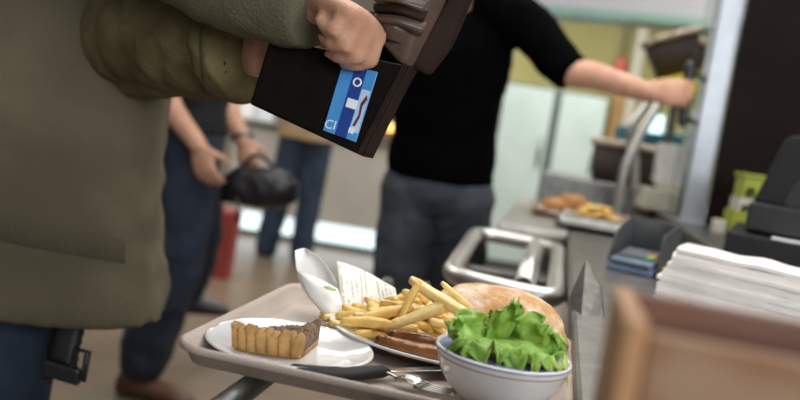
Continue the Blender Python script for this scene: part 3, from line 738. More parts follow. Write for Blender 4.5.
# ------------------------------------------------------------------ post with handle and glass
pb = onz(690, 223, .95)
sp_ = (pb - O).dot(A); tp_ = (pb - O).dot(B)
t = thing('guard_post', 'pale grey metal post standing on the counter beside the dark partition', 'post', pb)
bm = NB(); box(bm, sp_, sp_ + .07, tp_ - .032, tp_ + .042, .95, 2.7); obj('upright', bm, 'post', t, False, bevel=.004)
bm = NB(); box(bm, sp_ - .012, sp_ + .082, tp_ - .045, tp_ + .055, .95, .958); obj('foot_plate', bm, 'post', t, False, bevel=.002)
bm = NB(); box(bm, sp_ + .02, sp_ + .05, tp_ - .046, tp_ - .033, .958, 2.7); obj('glazing_channel', bm, 'steel_dull', t, False, bevel=.002)
hl0, hl1 = at(690, 66, 2.63), at(683, 122, 2.63)
bm = NB(); tube(bm, curve([hl0, hl0.lerp(hl1, .3), hl0.lerp(hl1, .7), hl1], 4), [.016] * 13, 14, round_caps=True)
for f in (.08, .92):
    p = hl0.lerp(hl1, f); e_ = c(sp_ + .03, tp_ - .03); q_ = V((e_.x, e_.y, p.z)); tube(bm, [p, q_], .008, 10)
obj('pull_handle', bm, 'black_plastic', t, label='black pull handle')
bm = NB(); box(bm, sp_ + .075, sp_ + .42, tp_ - .028, tp_ - .022, .951, 1.9); t = obj('guard_glass', bm, 'glass', None, False)
setp(t, 'clear glass pane running back from the grey post', 'glass pane')
bm = NB(); 

# ------------------------------------------------------------------ far food tray on the counter with plates and fries
f0_, f1_ = onz(531, 213, .905), onz(626, 224, .905)
fs, ft = (f0_ - O).dot(A), (f0_ - O).dot(B); fw_ = (f1_ - f0_).length
bm = NB(); tray_mesh(bm, fs, fs + .34, ft, ft + fw_ + .03, .906, .03, .02)
t = obj('brown_tray', bm, 'brown_tray'); setp(t, 'brown tray of fries and plates further along the counter', 'tray')
bm = NB(); tray_mesh(bm, fs - .30, fs - .03, ft + .08, ft + .36, .9045, .03, .016)
t = obj('steel_tray', bm, 'steel_dull'); setp(t, 'shiny steel tray in front of the brown tray of fries', 'tray')
far = lambda x, y, z=.91: c(fs + y, ft + x, z)
for i, (x, y, lab) in enumerate(((.07, .07, 'white plate at the left front of the far brown tray'), (.13, .23, 'white plate at the back of the far brown tray'))):
    t = thing('side_plate', lab, 'plate', far(x, y, .9085)); bm = NB(); lathe(bm, far(x, y, .9085), plate_prof(.075, .012), 32); obj('dish', bm, 'porcelain', t)
def bun(p, a, b_, h, lab):
    bm = NB(); ell(bm, p + V((0, 0, h * .5)), B * a, A * b_, V((0, 0, h * .5)), 18, 10); me = organic(bm, .006, 3, .003, .04)
    setp(obj('bread_bun', me, 'bun'), lab, 'bun')
bun(far(.07, .07, .917), .045, .035, .045, 'brown bun on the front left plate of the far tray')
bun(far(.13, .23, .917), .06, .035, .06, 'brown bun on the back plate of the far tray')
random.seed(3); fc = far(.21, .10, .912)
t = thing('paper_dish', 'pale shallow dish holding the far heap of fries', 'dish', fc); bm = NB(); lathe(bm, fc + V((0, 0, -.003)), plate_prof(.085, .014), 32); obj('dish', bm, 'ivory', t)
for k in range(44):
    a = random.random() * 2 * PI; lay = k // 16; rr = math.sqrt(random.random()) * (.065 - .016 * lay)
    place_fry(random.choice(FM), fc + V((rr * math.cos(a), rr * math.sin(a), .012 + .014 * lay)), V((math.cos(k * 2.4), math.sin(k * 2.4), random.uniform(-.2, .3))), random.random(), 'yellow fry in the heap on the far brown tray', 'fries on the far tray', 1)

# ------------------------------------------------------------------ baskets, bowls, pipes behind
def basket(ctr, a, b_, h, tilt, name_label, rimr):
    t = thing('wicker_basket', name_label, 'basket', ctr)
    Mx = Matrix.Translation(ctr) @ Matrix.Rotation(-tilt, 4, A) @ Matrix.Rotation(CROT, 4, 'Z')
    def rr(f, z): return [Mx @ V((a * f * math.copysign(abs(math.cos(q_)) ** .6, math.cos(q_)), b_ * f * math.copysign(abs(math.sin(q_)) ** .6, math.sin(q_)), z)) for q_ in (2 * PI * k / 36 for k in range(36))]
    bm = NB(); rings(bm, [rr(.88, 0), rr(.93, h * .4), rr(1, h), rr(.96, h), rr(.9, h * .4), rr(.84, .008)]); obj('body', bm, 'basket', t)
    bm = NB(); R_ = rr(1.0, h); tube(bm, R_, rimr, 10, closed=True)
    me = organic(bm, .006, 1, .005, .018); obj('rim', me, 'basket_rim', t, label='pale braided rim')
b2 = V((at(624, 184, 3.5).x, 3.5, 1.0205))
basket(b2, .15, .09, .16, 0, 'dark brown wicker basket with pale rim on the counter behind the far tray', .014)
bk = at(690, 66, 3.75)
# rack that carries the yellow shelf, the tilted basket and the teal box
rk_s = (bk - O).dot(A); rk_t = (bk - O).dot(B); z1 = bk.z - .03
t = thing('shelf_rack', 'rack with a yellow tilted shelf behind the grey post', 'rack', c(rk_s + .1, rk_t + .1, .95))
tl_ = math.tan(.38)
Q = lambda x, y, z=0: c(rk_s + y, rk_t + x, z1 + x * tl_ + z)
bm = NB(); hexa(bm, [Q(-.2, -.14, -.055), Q(.36, -.14, -.055), Q(.36, .2, -.055), Q(-.2, .2, -.055), Q(-.2, -.14, -.005), Q(.36, -.14, -.005), Q(.36, .2, -.005), Q(-.2, .2, -.005)]); obj('tilted_shelf', bm, 'yellow', t, False, bevel=.004)
for x in (-.02, .34):
    for y in (.05, .18): 
        bm = NB(); box(bm, rk_s + y - .01, rk_s + y + .01, rk_t + x - .01, rk_t + x + .01, .95, z1 + x * tl_ - .05); obj('leg', bm, 'steel_dull', t, False)
basket(Q(.03, .03, .006), .19, .13, .16, .38, 'dark wicker basket tilted on the yellow shelf above the reaching hand', .014)
tb = at(655, 140, 4.2)
t = thing('teal_machine', 'teal machine with a small glowing screen behind the bent pipe', 'machine', V((tb.x, tb.y, .95)))
bm = NB(); obox(bm, V((tb.x, tb.y + .12, 1.12)), V((.15, 0, 0)), V((0, .1, 0)), V((0, 0, .17))); obj('housing', bm, 'teal', t, False, bevel=.01)
sc_ = at(656, 124, 4.2)
bm = NB(); obox(bm, V((sc_.x, tb.y + .016, sc_.z)), V((.042, 0, 0)), V((0, .004, 0)), V((0, 0, .045))); obj('screen', bm, 'screen', t, False, bevel=.004, label='small glowing pale screen')
bb = at(667, 190, 3.3); 
t = thing('bowl_riser', 'low pale riser under the stacked white bowls', 'riser', V((bb.x, bb.y, .95)))
bm = NB(); obox(bm, V((bb.x, bb.y, (.951 + bb.z) / 2)), V((.10, 0, 0)), V((0, .09, 0)), V((0, 0, (bb.z - .951) / 2))); obj('block', bm, 'ivory', t, False, bevel=.004)
for k in range(9):
    p = V((bb.x - .002 + .002 * math.sin(k), bb.y, bb.z + .0165 * k))
    bm = NB(); lathe(bm, p, [(.035, 0), (.038, .002), (.06, .03), (.068, .042), (.066, .043), (.056, .028), (.034, .006), (.0005, .005)], 28)
    setp(obj('white_bowl', bm, 'porcelain'), 'topmost white bowl of the stack beside the grey post' if k == 8 else 'white bowl nested in the stack beside the grey post', 'bowl', 'stacked white bowls')
pz = c(0, 0, .9).z
for i, (dx, y) in enumerate(((0, 3.2), (-12, 3.32))):
    a0 = at(622 + (12 if i else 0), 190, y); a0.z = 1.02 if i else .9
    tube(bm := NB(), curve([a0, at(623 + (12 if i else 0), 176, y), at(629 + (6 if i else 0), 158, y), at(643 + dx, 130, y), at(659 + dx, 104, y), at(664 + dx, 94, y)], 5), .017, 12, round_caps=True)
    t = obj('bent_pipe', bm, 'steel'); setp(t, ['bent grey metal pipe rising from the counter, nearer one', 'bent grey metal pipe partly hidden behind the nearer one'][i], 'pipe', 'bent pipes of the counter')

# ------------------------------------------------------------------ kitchen behind the hatch
y0 = 7.4
fl_, fr_ = at(494, 150, y0).x, at(600, 150, y0).x; zt_ = at(525, 84, y0).z
t = thing('tall_cupboard', 'pale teal two door cupboard against the yellow kitchen wall', 'cupboard', V(((fl_ + fr_) / 2, y0 + .3, 0)))
bm = NB(); wbox(bm, fl_, fr_, y0 + .02, y0 + .6, .0, zt_); obj('carcass', bm, 'gap', t, False)
mid = at(549, 150, y0).x
for x0, x1 in ((fl_ + .01, mid - .035), (mid + .035, fr_ - .01)):
    bm = NB(); wbox(bm, x0, x1, y0 - .01, y0 + .02, .08, zt_ - .02); d = obj('door', bm, 'fridge', t, False, bevel=.006)
    bm = NB(); tube(bm, [(x1 - .05, y0 - .03, .95), (x1 - .05, y0 - .03, 1.2)], .012, 8); obj('handle', bm, 'steel_dull', d)
xr0 = at(604, 150, 7.6).x
bm = NB(); wbox(bm, xr0, xr0 + .12, 7.6, 7.7, 0, at(612, 95, 7.6).z); t = obj('upright_board', bm, 'orange', None, False, bevel=.01); setp(t, 'narrow yellow brown upright board right of the pale cupboard', 'board')
xp = at(631, 100, 8.2)
bm = NB(); wbox(bm, xp.x - .05, xp.x + .05, 8.2, 8.3, 0, 2.9); t = obj('pale_pillar', bm, 'ivory', None, False, bevel=.01); setp(t, 'slim pale pillar in front of the yellow kitchen wall', 'pillar')
e0, e1, e2 = at(618, 80, 7.9), at(619, 58, 7.9), at(624, 28, 7.9)
t = thing('hanging_extinguisher', 'small red cylinder hanging on a thin cord before the yellow wall', 'extinguisher', e0)
bm = NB(); lathe(bm, e0, [(.055, 0), (.062, .01), (.062, .16), (.045, .19), (.02, .2), (.02, .215)], 20); obj('cylinder', bm, 'extinguisher', t)
bm = NB(); tube(bm, [e0 + V((0, 0, .21)), V((e2.x, e2.y, e2.z + .5))], .012, 8); obj('cord', bm, 'gap', t)

# ------------------------------------------------------------------ far white counter on the left
y1 = 7.1
cx0, cx1 = at(232, 150, y1).x, at(398, 150, y1).x + .5; zc = at(345, 139, y1).z
t = thing('white_counter', 'white panelled counter with a glowing plinth across the room', 'counter', V(((cx0 + cx1) / 2, y1 + .3, 0)))
bm = NB(); wbox(bm, cx0, cx1, y1, y1 + .7, .2, zc); obj('body', bm, 'white_panel', t, False, bevel=.01)
bm = NB(); wbox(bm, cx0 - .03, cx1 + .03, y1 - .04, y1 + .74, zc, zc + .04); obj('worktop', bm, 'steel_dull', t, False, bevel=.008)
bm = NB(); wbox(bm, cx0 + .04, cx1 - .04, y1 + .03, y1 + .6, .045, .2); obj('plinth_strip', bm, 'plinth', t, False, label='glowing pale blue white plinth')  # bright plinth strip drawn as an emitting surface
bm = NB(); wbox(bm, cx0 + .04, cx1 - .04, y1 + .02, y1 + .6, 0, .045); obj('kick_strip', bm, 'gap', t, False)
gx0 = at(330, 130, y1 + .3).x
t = thing('display_case', 'glass display case with warm lamps on the far white counter', 'display case', V((gx0 + .5, y1 + .3, zc + .04)))
for x in (gx0, gx0 + .45, gx0 + .9):
    bm = NB(); wbox(bm, x, x + .03, y1 + .1, y1 + .13, zc + .04, zc + .62); obj('upright', bm, 'steel_dull', t, False)
bm = NB(); wbox(bm, gx0 - .02, gx0 + .95, y1 + .05, y1 + .6, zc + .62, zc + .68); obj('top', bm, 'beam', t, False)
bm = NB(); wbox(bm, gx0, gx0 + .93, y1 + .58, y1 + .6, zc + .04, zc + .62); obj('back_panel', bm, 'teal_strip', t, False)
bm = NB(); wbox(bm, gx0 + .03, gx0 + .9, y1 + .11, y1 + .116, zc + .06, zc + .6); obj('front_glass', bm, 'glass', t, False)
for k, (px_, py_) in enumerate(((381, 130), (388, 132), (392, 127), (374, 128))):
    p = at(px_, py_, y1 + .3); bm = NB(); ell(bm, V((p.x, p.y, max(p.z, zc + .1))), V((.03, 0, 0)), V((0, .03, 0)), V((0, 0, .03)), 12, 8); obj('lamp', bm, 'warm_lamp', t, label='small warm glowing lamp')
for k in range(3):
    p = V((gx0 + .2 + .27 * k, y1 + .3, zc + .041)); bm = NB(); lathe(bm, p, [(.09, 0), (.1, .01), (.1, .04), (.085, .065), (.03, .085), (.005, .09)], 18)
    setp(obj('hot_dish', bm, 'jelly'), ['leftmost orange brown dish in the far display case', 'middle orange brown dish in the far display case', 'rightmost orange brown dish in the far display case'][k], 'food', 'dishes in the far display case')
# clutter at far left: pale pillar, boxes, teal display
xp = at(238, 110, 7.6)
bm = NB(); wbox(bm, xp.x - .06, xp.x + .06, 7.95, 8.07, 0, 2.6); t = obj('white_column', bm, 'ivory', None, False, bevel=.01); setp(t, 'slim pale column behind the person with the black bag', 'column')
p = at(253, 132, 7.3); zc2 = zc + .04
for k, (px_, py_, w, h, m_, lab) in enumerate(((244, 133, .07, .14, 'paper', 'white carton on the far counter left of the beige coat'), (263, 128, .08, .22, 'card_white', 'taller white carton on the far counter next to the beige coat'), (252, 110, .12, .42, 'teal_strip', 'pale teal box standing behind the white cartons'))):
    p = at(px_, py_, 7.3 + .16 * (k == 2)); bm = NB(); wbox(bm, p.x - w, p.x + w * .8, p.y, p.y + .12, zc2, zc2 + h); setp(obj('carton', bm, m_, None, False, bevel=.006), lab, 'carton')

# red carrier bag on the floor behind the walking person
rb = onz(221, 276, 0)
t = thing('carrier_bag', 'slim red paper carrier bag on the floor beyond the walking person', 'bag', rb)
bm = NB(); hexa(bm, [rb + V(q_) for q_ in ((-.05, -.09, 0), (.05, -.09, 0), (.05, .09, 0), (-.05, .09, 0), (-.055, -.1, .42), (.062, -.1, .42), (.062, .1, .42), (-.055, .1, .42))]); obj('body', bm, 'red', t, False, bevel=.004)
for y in (-.09, .09):
    bm = NB(); tube(bm, curve([rb + V((-.03, y, .41)), rb + V((-.02, y, .5)), rb + V((.02, y, .5)), rb + V((.03, y, .41))], 5), .005, 8); obj('handle', bm, 'red', t)

# ------------------------------------------------------------------ people
def limb(bm, pts, rad, n=14):
    cp = curve(pts, 5); m_ = len(cp); k = len(pts) - 1
    rr = []
    for i in range(m_):
        f = i / 5; j = min(int(f), k - 1); rr.append(rad[j] + (rad[j + 1] - rad[j]) * (f - j))
    tube(bm, cp, rr, n, round_caps=True)
def hand(bm, w, d, nrm, th_side, curl=(.5, .6, .4), size=1.0, spread=.06, thumb=None, thumb_in=.3):
    """palm, four fingers of unequal length and a thumb; curl in radians per joint toward the palm side nrm"""
    d = d.normalized(); nrm = (nrm - d * nrm.dot(d)).normalized(); s = d.cross(nrm).normalized()
    if s.dot(th_side) < 0: s = -s
    Z = size
    loft(bm, smooth_sec([(w - d * .02 * Z, s * .026 * Z, nrm * .019 * Z), (w + d * .01 * Z, s * .028 * Z, nrm * .018 * Z), (w + d * .05 * Z, s * .040 * Z, nrm * .0165 * Z), (w + d * .085 * Z, s * .041 * Z, nrm * .0135 * Z), (w + d * .094 * Z, s * .038 * Z, nrm * .009 * Z)]), 18)
    for i, (off, L) in enumerate(((.031, .070), (.0105, .079), (-.0105, .073), (-.030, .057))):
        p = w + d * (.086 - (.006 if i == 3 else 0)) * Z + s * off * Z; dd = (d + s * spread * (1.5 - i) * .8).normalized(); nn = nrm
        pts = [p - dd * .02 * Z, p]; r = [.0098 * Z, .0096 * Z]
        for j, fr in enumerate((.46, .3, .24)):
            a = curl[j] * (1 + .08 * i); ndd = dd * math.cos(a) + nn * math.sin(a); nn = nn * math.cos(a) - dd * math.sin(a); dd = ndd
            p = p + dd * L * fr * Z; pts.append(p); r.append((.0088, .0080, .0066)[j] * Z)
        tube(bm, pts, r, 10, round_caps=True)
    p = w + d * .02 * Z + s * .026 * Z
    td = thumb.normalized() if thumb is not None else (d * .72 + s * .62 + nrm * thumb_in).normalized()
    pts = [p - td * .012 * Z, p + td * .018 * Z]; pts.append(pts[-1] + (td + nrm * .15).normalized() * .034 * Z); pts.append(pts[-1] + (td * .9 + d * .35 + nrm * .3).normalized() * .028 * Z)
    tube(bm, pts, [.0135 * Z, .0125 * Z, .0105 * Z, .0082 * Z], 10, round_caps=True)
def head(bm, neck, up, fdir):
    r = fdir.cross(up).normalized(); hc_ = neck + up * .155 + fdir * .015
    ell(bm, hc_, r * .076, fdir * .095, up * .115, 20, 14)
    ell(bm, hc_ - up * .07 + fdir * .035, r * .055, fdir * .052, up * .05, 16, 10)          # jaw
    ell(bm, hc_ - up * .018 + fdir * .098, r * .014, fdir * .022, up * .028, 10, 8)          # nose
    ell(bm, hc_ + up * .014 + fdir * .078, r * .05, fdir * .022, up * .012, 12, 8)           # brow
    ell(bm, hc_ - up * .062 + fdir * .083, r * .025, fdir * .012, up * .009, 12, 8)          # lips
    for k in (-1, 1):
        ell(bm, hc_ - up * .012 + r * k * .077 - fdir * .005, r * .01, fdir * .018, up * .03, 10, 8)
        ell(bm, hc_ + r * k * .03 + fdir * .078, r * .014, fdir * .012, up * .009, 10, 8)
    tube(bm, [neck - up * .08, neck + up * .09 + fdir * .01], [.062, .055], 16)
    return hc_
def hair_mesh(hc_, up, fdir):
    r = fdir.cross(up).normalized(); bm = NB(); ell(bm, hc_ + up * .022 - fdir * .018, r * .086, fdir * .097, up * .112, 20, 14)
    ell(bm, hc_ - up * .03 - fdir * .055, r * .07, fdir * .05, up * .07, 16, 10); return organic(bm, .01, 3, .004, .02)
def torso(bm, pelvis, neck, fdir, k=1.0, prof=None, z_lo=-1.0, z_hi=1.0):
    up = (neck - pelvis); r = fdir.cross(V((0, 0, 1))).normalized(); f = fdir
    prof = prof or ((-.16, .13, .09), (-.08, .165, .115), (.05, .17, .12), (.25, .15, .105), (.5, .165, .115), (.75, .19, .12), (.92, .175, .09), (1.0, .07, .06))
    sec = [(pelvis + up * a, r * w * k, f * d_ * k) for a, w, d_ in prof if z_lo <= a <= z_hi]
    loft(bm, smooth_sec(sec), 28)
def shoe(bm, ank, fdir, L=.27):
    r = fdir.cross(V((0, 0, 1))).normalized(); b0 = V((ank.x, ank.y, ank.z - .085)); U = V((0, 0, 1))
    sec = []
    for f, w, h in ((-.26, .025, .03), (-.2, .036, .05), (0, .04, .055), (.2, .042, .042), (.45, .047, .034), (.62, .042, .027), (.72, .02, .017)):
        sec.append((b0 + fdir * L * f + U * (h + .002), r * w, U * h))
    loft(bm, smooth_sec(sec, 3), 18); tube(bm, [ank - U * .05, ank + U * .05], [.042, .046], 14)

def person(label, base): return thing('person', label, 'person', base)
X = V((1, 0, 0)); Yv = V((0, 1, 0)); U = V((0, 0, 1))

# --- person in the olive jacket holding the wallet (nearest, left)
fA = V((.97, .24, 0)).normalized(); rA = fA.cross(U)            # facing right; rA = right hand side (towards camera)
xe = at(145, 130, 1.38).x
pel = V((xe - .175, 1.47, .88)); nk = V((xe - .19, 1.47, 1.5))
pA = person('person in an olive jacket and blue jeans holding an open wallet', V((pel.x, pel.y, 0)))
R_sh = nk + rA * .17 - U * .06; L_sh = nk - rA * .17 - U * .06
R_wr = at(313, 0, .96); R_el = at(160, -85, 1.06)
L_wr = at(243, 48, 1.13); L_cf = at(254, 46, 1.10); L_el = at(128, 22, 1.35)
kneeR, kneeL = pel + rA * .09 + V((-.055, 0, -.40)), pel - rA * .09 + V((-.075, 0, -.40))
ankR, ankL = V((pel.x - .10, pel.y, .09)) + rA * .1, V((pel.x - .13, pel.y, .09)) - rA * .1
bm = NB(); torso(bm, pel, nk, fA); hcA = head(bm, nk, U, fA)
limb(bm, [R_sh, R_el, R_wr], (.05, .042, .028)); limb(bm, [L_sh, L_el, L_wr], (.05, .042, .028))
for h_, k_, a_ in ((pel + rA * .09, kneeR, ankR), (pel - rA * .09, kneeL, ankL)): limb(bm, [h_, k_, a_], (.085, .058, .042))
# right hand pinches the top of the wallet, fingers curled back to the left
hd = (at(374, 28, .905) - R_wr).normalized()
hand(bm, R_wr, hd, V((-.7, .25, -.65)), V((.1, .8, .3)), (1.3, 1.25, .3), .97, thumb=hd * .7 + V((-.2, .5, -.4)))
# left hand behind the wallet's left panel
hand(bm, L_wr, at(286, 50, .98) - L_wr, V((1, .3, 0)), V((0, 0, 1)), (.15, .3, .2), .9)
obj('body', organic(bm, .0048, 4), 'skin', pA)
obj('hair', hair_mesh(hcA, U, fA), 'hair', pA)
# jacket
bm = NB(); zb = .815
sec = []
for z, w, d_, dx in ((.738, .248, .208, .012), (.742, .248, .208, .012), (.83, .243, .194, .003), (.95, .24, .182, -.003), (1.1, .235, .178, -.002), (1.28, .24, .176, -.002), (1.42, .22, .15, 0), (1.49, .13, .1, 0), (1.53, .085, .08, 0)):
    sec.append((V((pel.x + dx, pel.y, z)), fA * d_, rA * w))
se = lambda v: math.copysign(abs(v) ** .5, v)
rings(bm, [[p + ex * se(math.cos(a)) + ey * se(math.sin(a)) for a in (2 * PI * k / 48 for k in range(48))] for p, ex, ey in smooth_sec(sec, 4)])
jm = organic(bm, .010, 3, .009, .16, (1, 1, 1.6)); obj('jacket', jm, 'jacket', pA)
def sleeve(pts, rad, disp, cuff_dir=None):
    bm = NB(); cp = curve(pts, 6); m_ = len(cp); k = len(pts) - 1; rr = []
    for i in range(m_):
        f = i / 6; j = min(int(f), k - 1); rr.append(rad[j] + (rad[j + 1] - rad[j]) * (f - j))
    tube(bm, cp, rr, 28, round_caps=False); return organic(bm, .006, 3, disp, .06)
r_cuff = R_wr.lerp(R_el, .02)
obj('right_sleeve', sleeve([R_sh, R_el, R_el.lerp(R_wr, .5) - U * .012, R_wr + (R_wr - R_el).normalized() * .012], (.09, .085, .076, .052), .005), 'jacket_light', pA)
ls = sleeve([L_sh, L_el, L_el.lerp(L_cf, .55), L_cf], (.10, .096, .088, .070), .006)
lsl = obj('left_sleeve', ls, 'jacket_sleeve', pA)
# row of tacking stitches near the left cuff
ldir = (L_cf - L_el).normalized()
bm = NB()
from mathutils.bvhtree import BVHTree
bv = BVHTree.FromPolygons([v.co.copy() for v in ls.vertices], [tuple(p.vertices) for p in ls.polygons])
for k in range(9):
    py_ = 12 + k * 8.5; px_ = 223 + 1.2 * math.sin(k)
    o0 = V((0, 0, H)); dd = ray(px_, py_).normalized(); hit = bv.ray_cast(o0, dd)
    if hit[0] is not None:
        p, nn = hit[0], hit[1]; sd = ldir; ell(bm, p, sd * .008, nn.cross(sd).normalized() * .003, nn * .003, 8, 6)
if len(bm.verts): obj('tacking_stitches', bm, 'thread', lsl, label='row of dark stitches near the cuff')
bm = NB(); tube(bm, [L_cf - ldir * .034, L_cf - ldir * .028, L_cf + ldir * .004], [.074, .079, .072], 28); me = organic(bm, .005, 2, .003, .05); obj('cuff', me, 'jacket_sleeve', lsl)
bm = NB(); sp2 = []
for k in range(12):
    hit = bv.ray_cast(V((0, 0, H)), ray(205 + 1.5 * math.sin(k * .8), -8 + k * 9).normalized())
    if hit[0] is not None: sp2.append(hit[0] + hit[1] * .0005)
if len(sp2) > 3: tube(bm, sp2, .005, 8); obj('sleeve_seam', bm, 'thread', lsl, label='dark raised sleeve seam')
# pocket flap and hem band
bm = NB(); P = []
bvj = BVHTree.FromPolygons([v.co.copy() for v in jm.vertices], [tuple(p.vertices) for p in jm.polygons])
def drape(px_, py_, off=.003):
    h_ = bvj.ray_cast(V((0, 0, H)), ray(px_, py_).normalized()); return (h_[0] + h_[1] * off) if h_[0] is not None else None
for i in range(15):
    f = i / 14; px_ = -30 + 178 * f; row = []
    for j in range(4):
        q_ = drape(px_, 130 + 34 * f + (104 if j == 3 else 34 * j), -.004 + .010 * (j / 3) * (1 - f ** 5) - .004 * f ** 5); row.append(q_)
    P.append(row)
if all(q_ is not None for r_ in P for q_ in r_): sheet(bm, P, .004); obj('pocket_flap', bm, 'jacket', pA)
else: bm.free()
bm = NB()
for h_, k_, a_ in ((pel + rA * .09, kneeR, ankR), (pel - rA * .09, kneeL, ankL)): limb(bm, [h_ + U * .05 - X * .04, k_, a_ - U * .03], (.112, .092, .078), 20)
obj('jeans', organic(bm, .010, 3, .007, .09), 'jeans_blue', pA)
for a_ in (ankR, ankL):
    bm = NB(); shoe(bm, a_, fA); obj('shoe', organic(bm, .006, 2), 'shoe_black', pA)

# strap with buckle hanging from the jacket side
s_top = at(86, 290, 1.33); s_bot = at(60, 378, 1.31)
t = thing('bag_strap', 'black webbing strap with a plastic buckle hanging below the olive jacket', 'strap', s_bot)
bm = NB(); P = []
for i in range(22):
    f = i / 21; p = s_top.lerp(s_bot, f) + V((-.008 * math.sin(f * PI), 0, 0)); w = .026 + (.001 if i % 2 else -.001); sd = V((1, 0, .25)).normalized(); P.append([p - sd * w, p - sd * w * .3 + V((0, -.003, 0)), p + sd * w * .3 + V((0, -.003, 0)), p + sd * w])
sheet(bm, P, .004); obj('webbing', bm, 'buckle', t)
b0 = at(62, 372, 1.30)
bm = NB(); obox(bm, b0, X * .03 + U * -.004, Yv * .007, U * .014); obj('buckle_body', bm, 'buckle', t, False, bevel=.005)
b1 = at(79, 362, 1.30); bm = NB(); tube(bm, [b1 + V((-.006, 0, .02)), b1 + V((.012, 0, .018)), b1 + V((.01, 0, -.028)), b1 + V((-.012, 0, -.025))], .0055, 10, closed=True); obj('side_clip', bm, 'buckle', t)

# ------------------------------------------------------------------ wallet with card
def wq(px, py, y=.95): return at(px, py, y)
wTL, wBL, wBR, wTR = wq(270, 38, .985), wq(250, 104, .975), wq(362, 156, .935), wq(409, 66, .945)
t = thing('wallet', 'open dark brown leather wallet held up with a blue card in it', 'wallet', (wBL + wBR) / 2)
nW = (wBR - wBL).cross(wTL - wBL).normalized()
if nW.y > 0: nW = -nW
def wp(a, b_, off=0): return wBL.lerp(wBR, a).lerp(wTL.lerp(wTR, a), b_) + nW * off
def slab(a0, a1, b0_, b1_, o0, o1): 
    bm = NB(); hexa(bm, [wp(a0, b0_, o0), wp(a1, b0_, o0), wp(a1, b1_, o0), wp(a0, b1_, o0), wp(a0, b0_, o1), wp(a1, b0_, o1), wp(a1, b1_, o1), wp(a0, b1_, o1)]); return bm
obj('card_panel', slab(0, 1, 0, 1, -.003, .001), 'wallet', t, False, bevel=.002)
obj('pocket', slab(.02, .60, .03, .97, .001, .0028), 'wallet', t, False, bevel=.001)
obj('edge_binding', slab(.955, .995, .0, 1, .001, .003), 'wallet_edge', t, False, bevel=.001, label='brown stitched edge')
# second half and note compartment: leather folds going up to the right
def ribbon(rows, th_, m, name, lab=None, n_=6):
    rows = [[V(p) for p in r_] for r_ in rows]; P = [curve(r_, n_) for r_ in rows]
    cols = list(zip(*P)); P2 = [curve(list(cl), n_) for cl in cols]
    bm = NB(); sheet(bm, P2, th_); return obj(name, bm, m, t, label=lab)
ribbon([[wq(362, 156, .94), wq(409, 66, .95), wq(440, 10, .955), wq(452, -25, .955)], [wq(372, 158, .955), wq(416, 72, .965), wq(452, 34, .97), wq(479, -22, .965)]], .003, 'wallet_edge', 'spine', 'brown folded spine')
ribbon([[wq(380, 40, .952), wq(384, 5, .956), wq(388, -35, .96)], [wq(400, 62, .945), wq(414, 18, .935), wq(424, -35, .93)], [wq(412, 66, .952), wq(440, 12, .95), wq(460, -35, .945)]], .003, 'wallet_out', 'note_pocket', 'creased brown note compartment')
ribbon([[wq(368, 12, .95), wq(390, 12, .94), wq(418, 22, .945)], [wq(372, 22, .945), wq(392, 26, .93), wq(414, 34, .94)], [wq(378, 36, .95), wq(392, 40, .94), wq(408, 46, .945)]], .003, 'wallet_out', 'leather_fold')
ribbon([[wq(412, 66, .955), wq(440, 14, .955), wq(464, -30, .95)], [wq(428, 74, .965), wq(452, 40, .96), wq(476, -30, .955)], [wq(436, 66, .985), wq(458, 30, .98), wq(484, -30, .975)]], .003, 'wallet_edge', 'outer_flap')
for dy, m_ in ((-14, 'wallet_out'), (-4, 'wallet_edge'), (7, 'wallet_out')):  # alternating leather tones paint in the dark creases and highlights of the folds
    ribbon([[wq(374, 8 + dy, .938), wq(398, 9 + dy, .925), wq(428, 16 + dy, .93)], [wq(374, 13 + dy, .934), wq(398, 15 + dy, .918), wq(424, 24 + dy, .925)], [wq(378, 17 + dy, .94), wq(399, 19 + dy, .928), wq(420, 29 + dy, .935)]], .002, m_, 'leather_fold', 'dark brown inner fold' if m_ == 'wallet_edge' else None)
# the card stands in the pocket: its long side runs up the panel
def cardpt(u_, v_): # u across bands 0..1 (left to right), v up 0..1
    bl, br2, tr2, tl2 = wq(324, 131), wq(357, 143), wq(379, 73), wq(344, 64)
    p = bl.lerp(br2, u_).lerp(tl2.lerp(tr2, u_), v_); d_ = ray(0, 0); dd = p - V((0, 0, H))
    k = (wBL - V((0, 0, H))).dot(nW) / dd.dot(nW); return V((0, 0, H)) + dd * k
def cslab(u0, u1, v0, v1, o0, o1):
    bm = NB(); hexa(bm, [cardpt(a, b_) + nW * o for o in (o0, o1) for a, b_ in ((u0, v0), (u1, v0), (u1, v1), (u0, v1))]); return bm
kt = thing('bank_card', 'blue card with a navy band and white marks tucked in the wallet', 'card', cardpt(.5, 0))
bt = kt
obj('card_body', cslab(0, 1, 0, 1, .0034, .0046), 'card', kt, False, bevel=.0006)
obj('navy_band', cslab(.36, .70, .0, 1, .0046, .0048), 'card_dark', kt, False, label='navy band')
obj('pale_band', cslab(.72, .97, .12, .72, .0046, .0048), 'card_light', kt, False, label='pale picture strip')
bm = NB(); prism(bm, [cardpt(a, b_) + nW * .0048 for a, b_ in ((.76, .2), (.84, .36), (.8, .52), (.9, .66), (.96, .6), (.88, .5), (.9, .34), (.84, .2))], nW * .0002); obj('maroon_figure', bm, 'card_maroon', kt, False, label='small maroon figure')
obj('white_mark', cslab(.42, .72, .42, .55, .0048, .0051), 'card_white', kt, False, label='white block mark')
obj('small_mark', cslab(.70, .86, .09, .17, .0048, .0051), 'card_white', kt, False, label='small white mark')
eu = (cardpt(1, .5) - cardpt(0, .5)).normalized(); ev = (cardpt(.5, 1) - cardpt(.5, 0)).normalized()
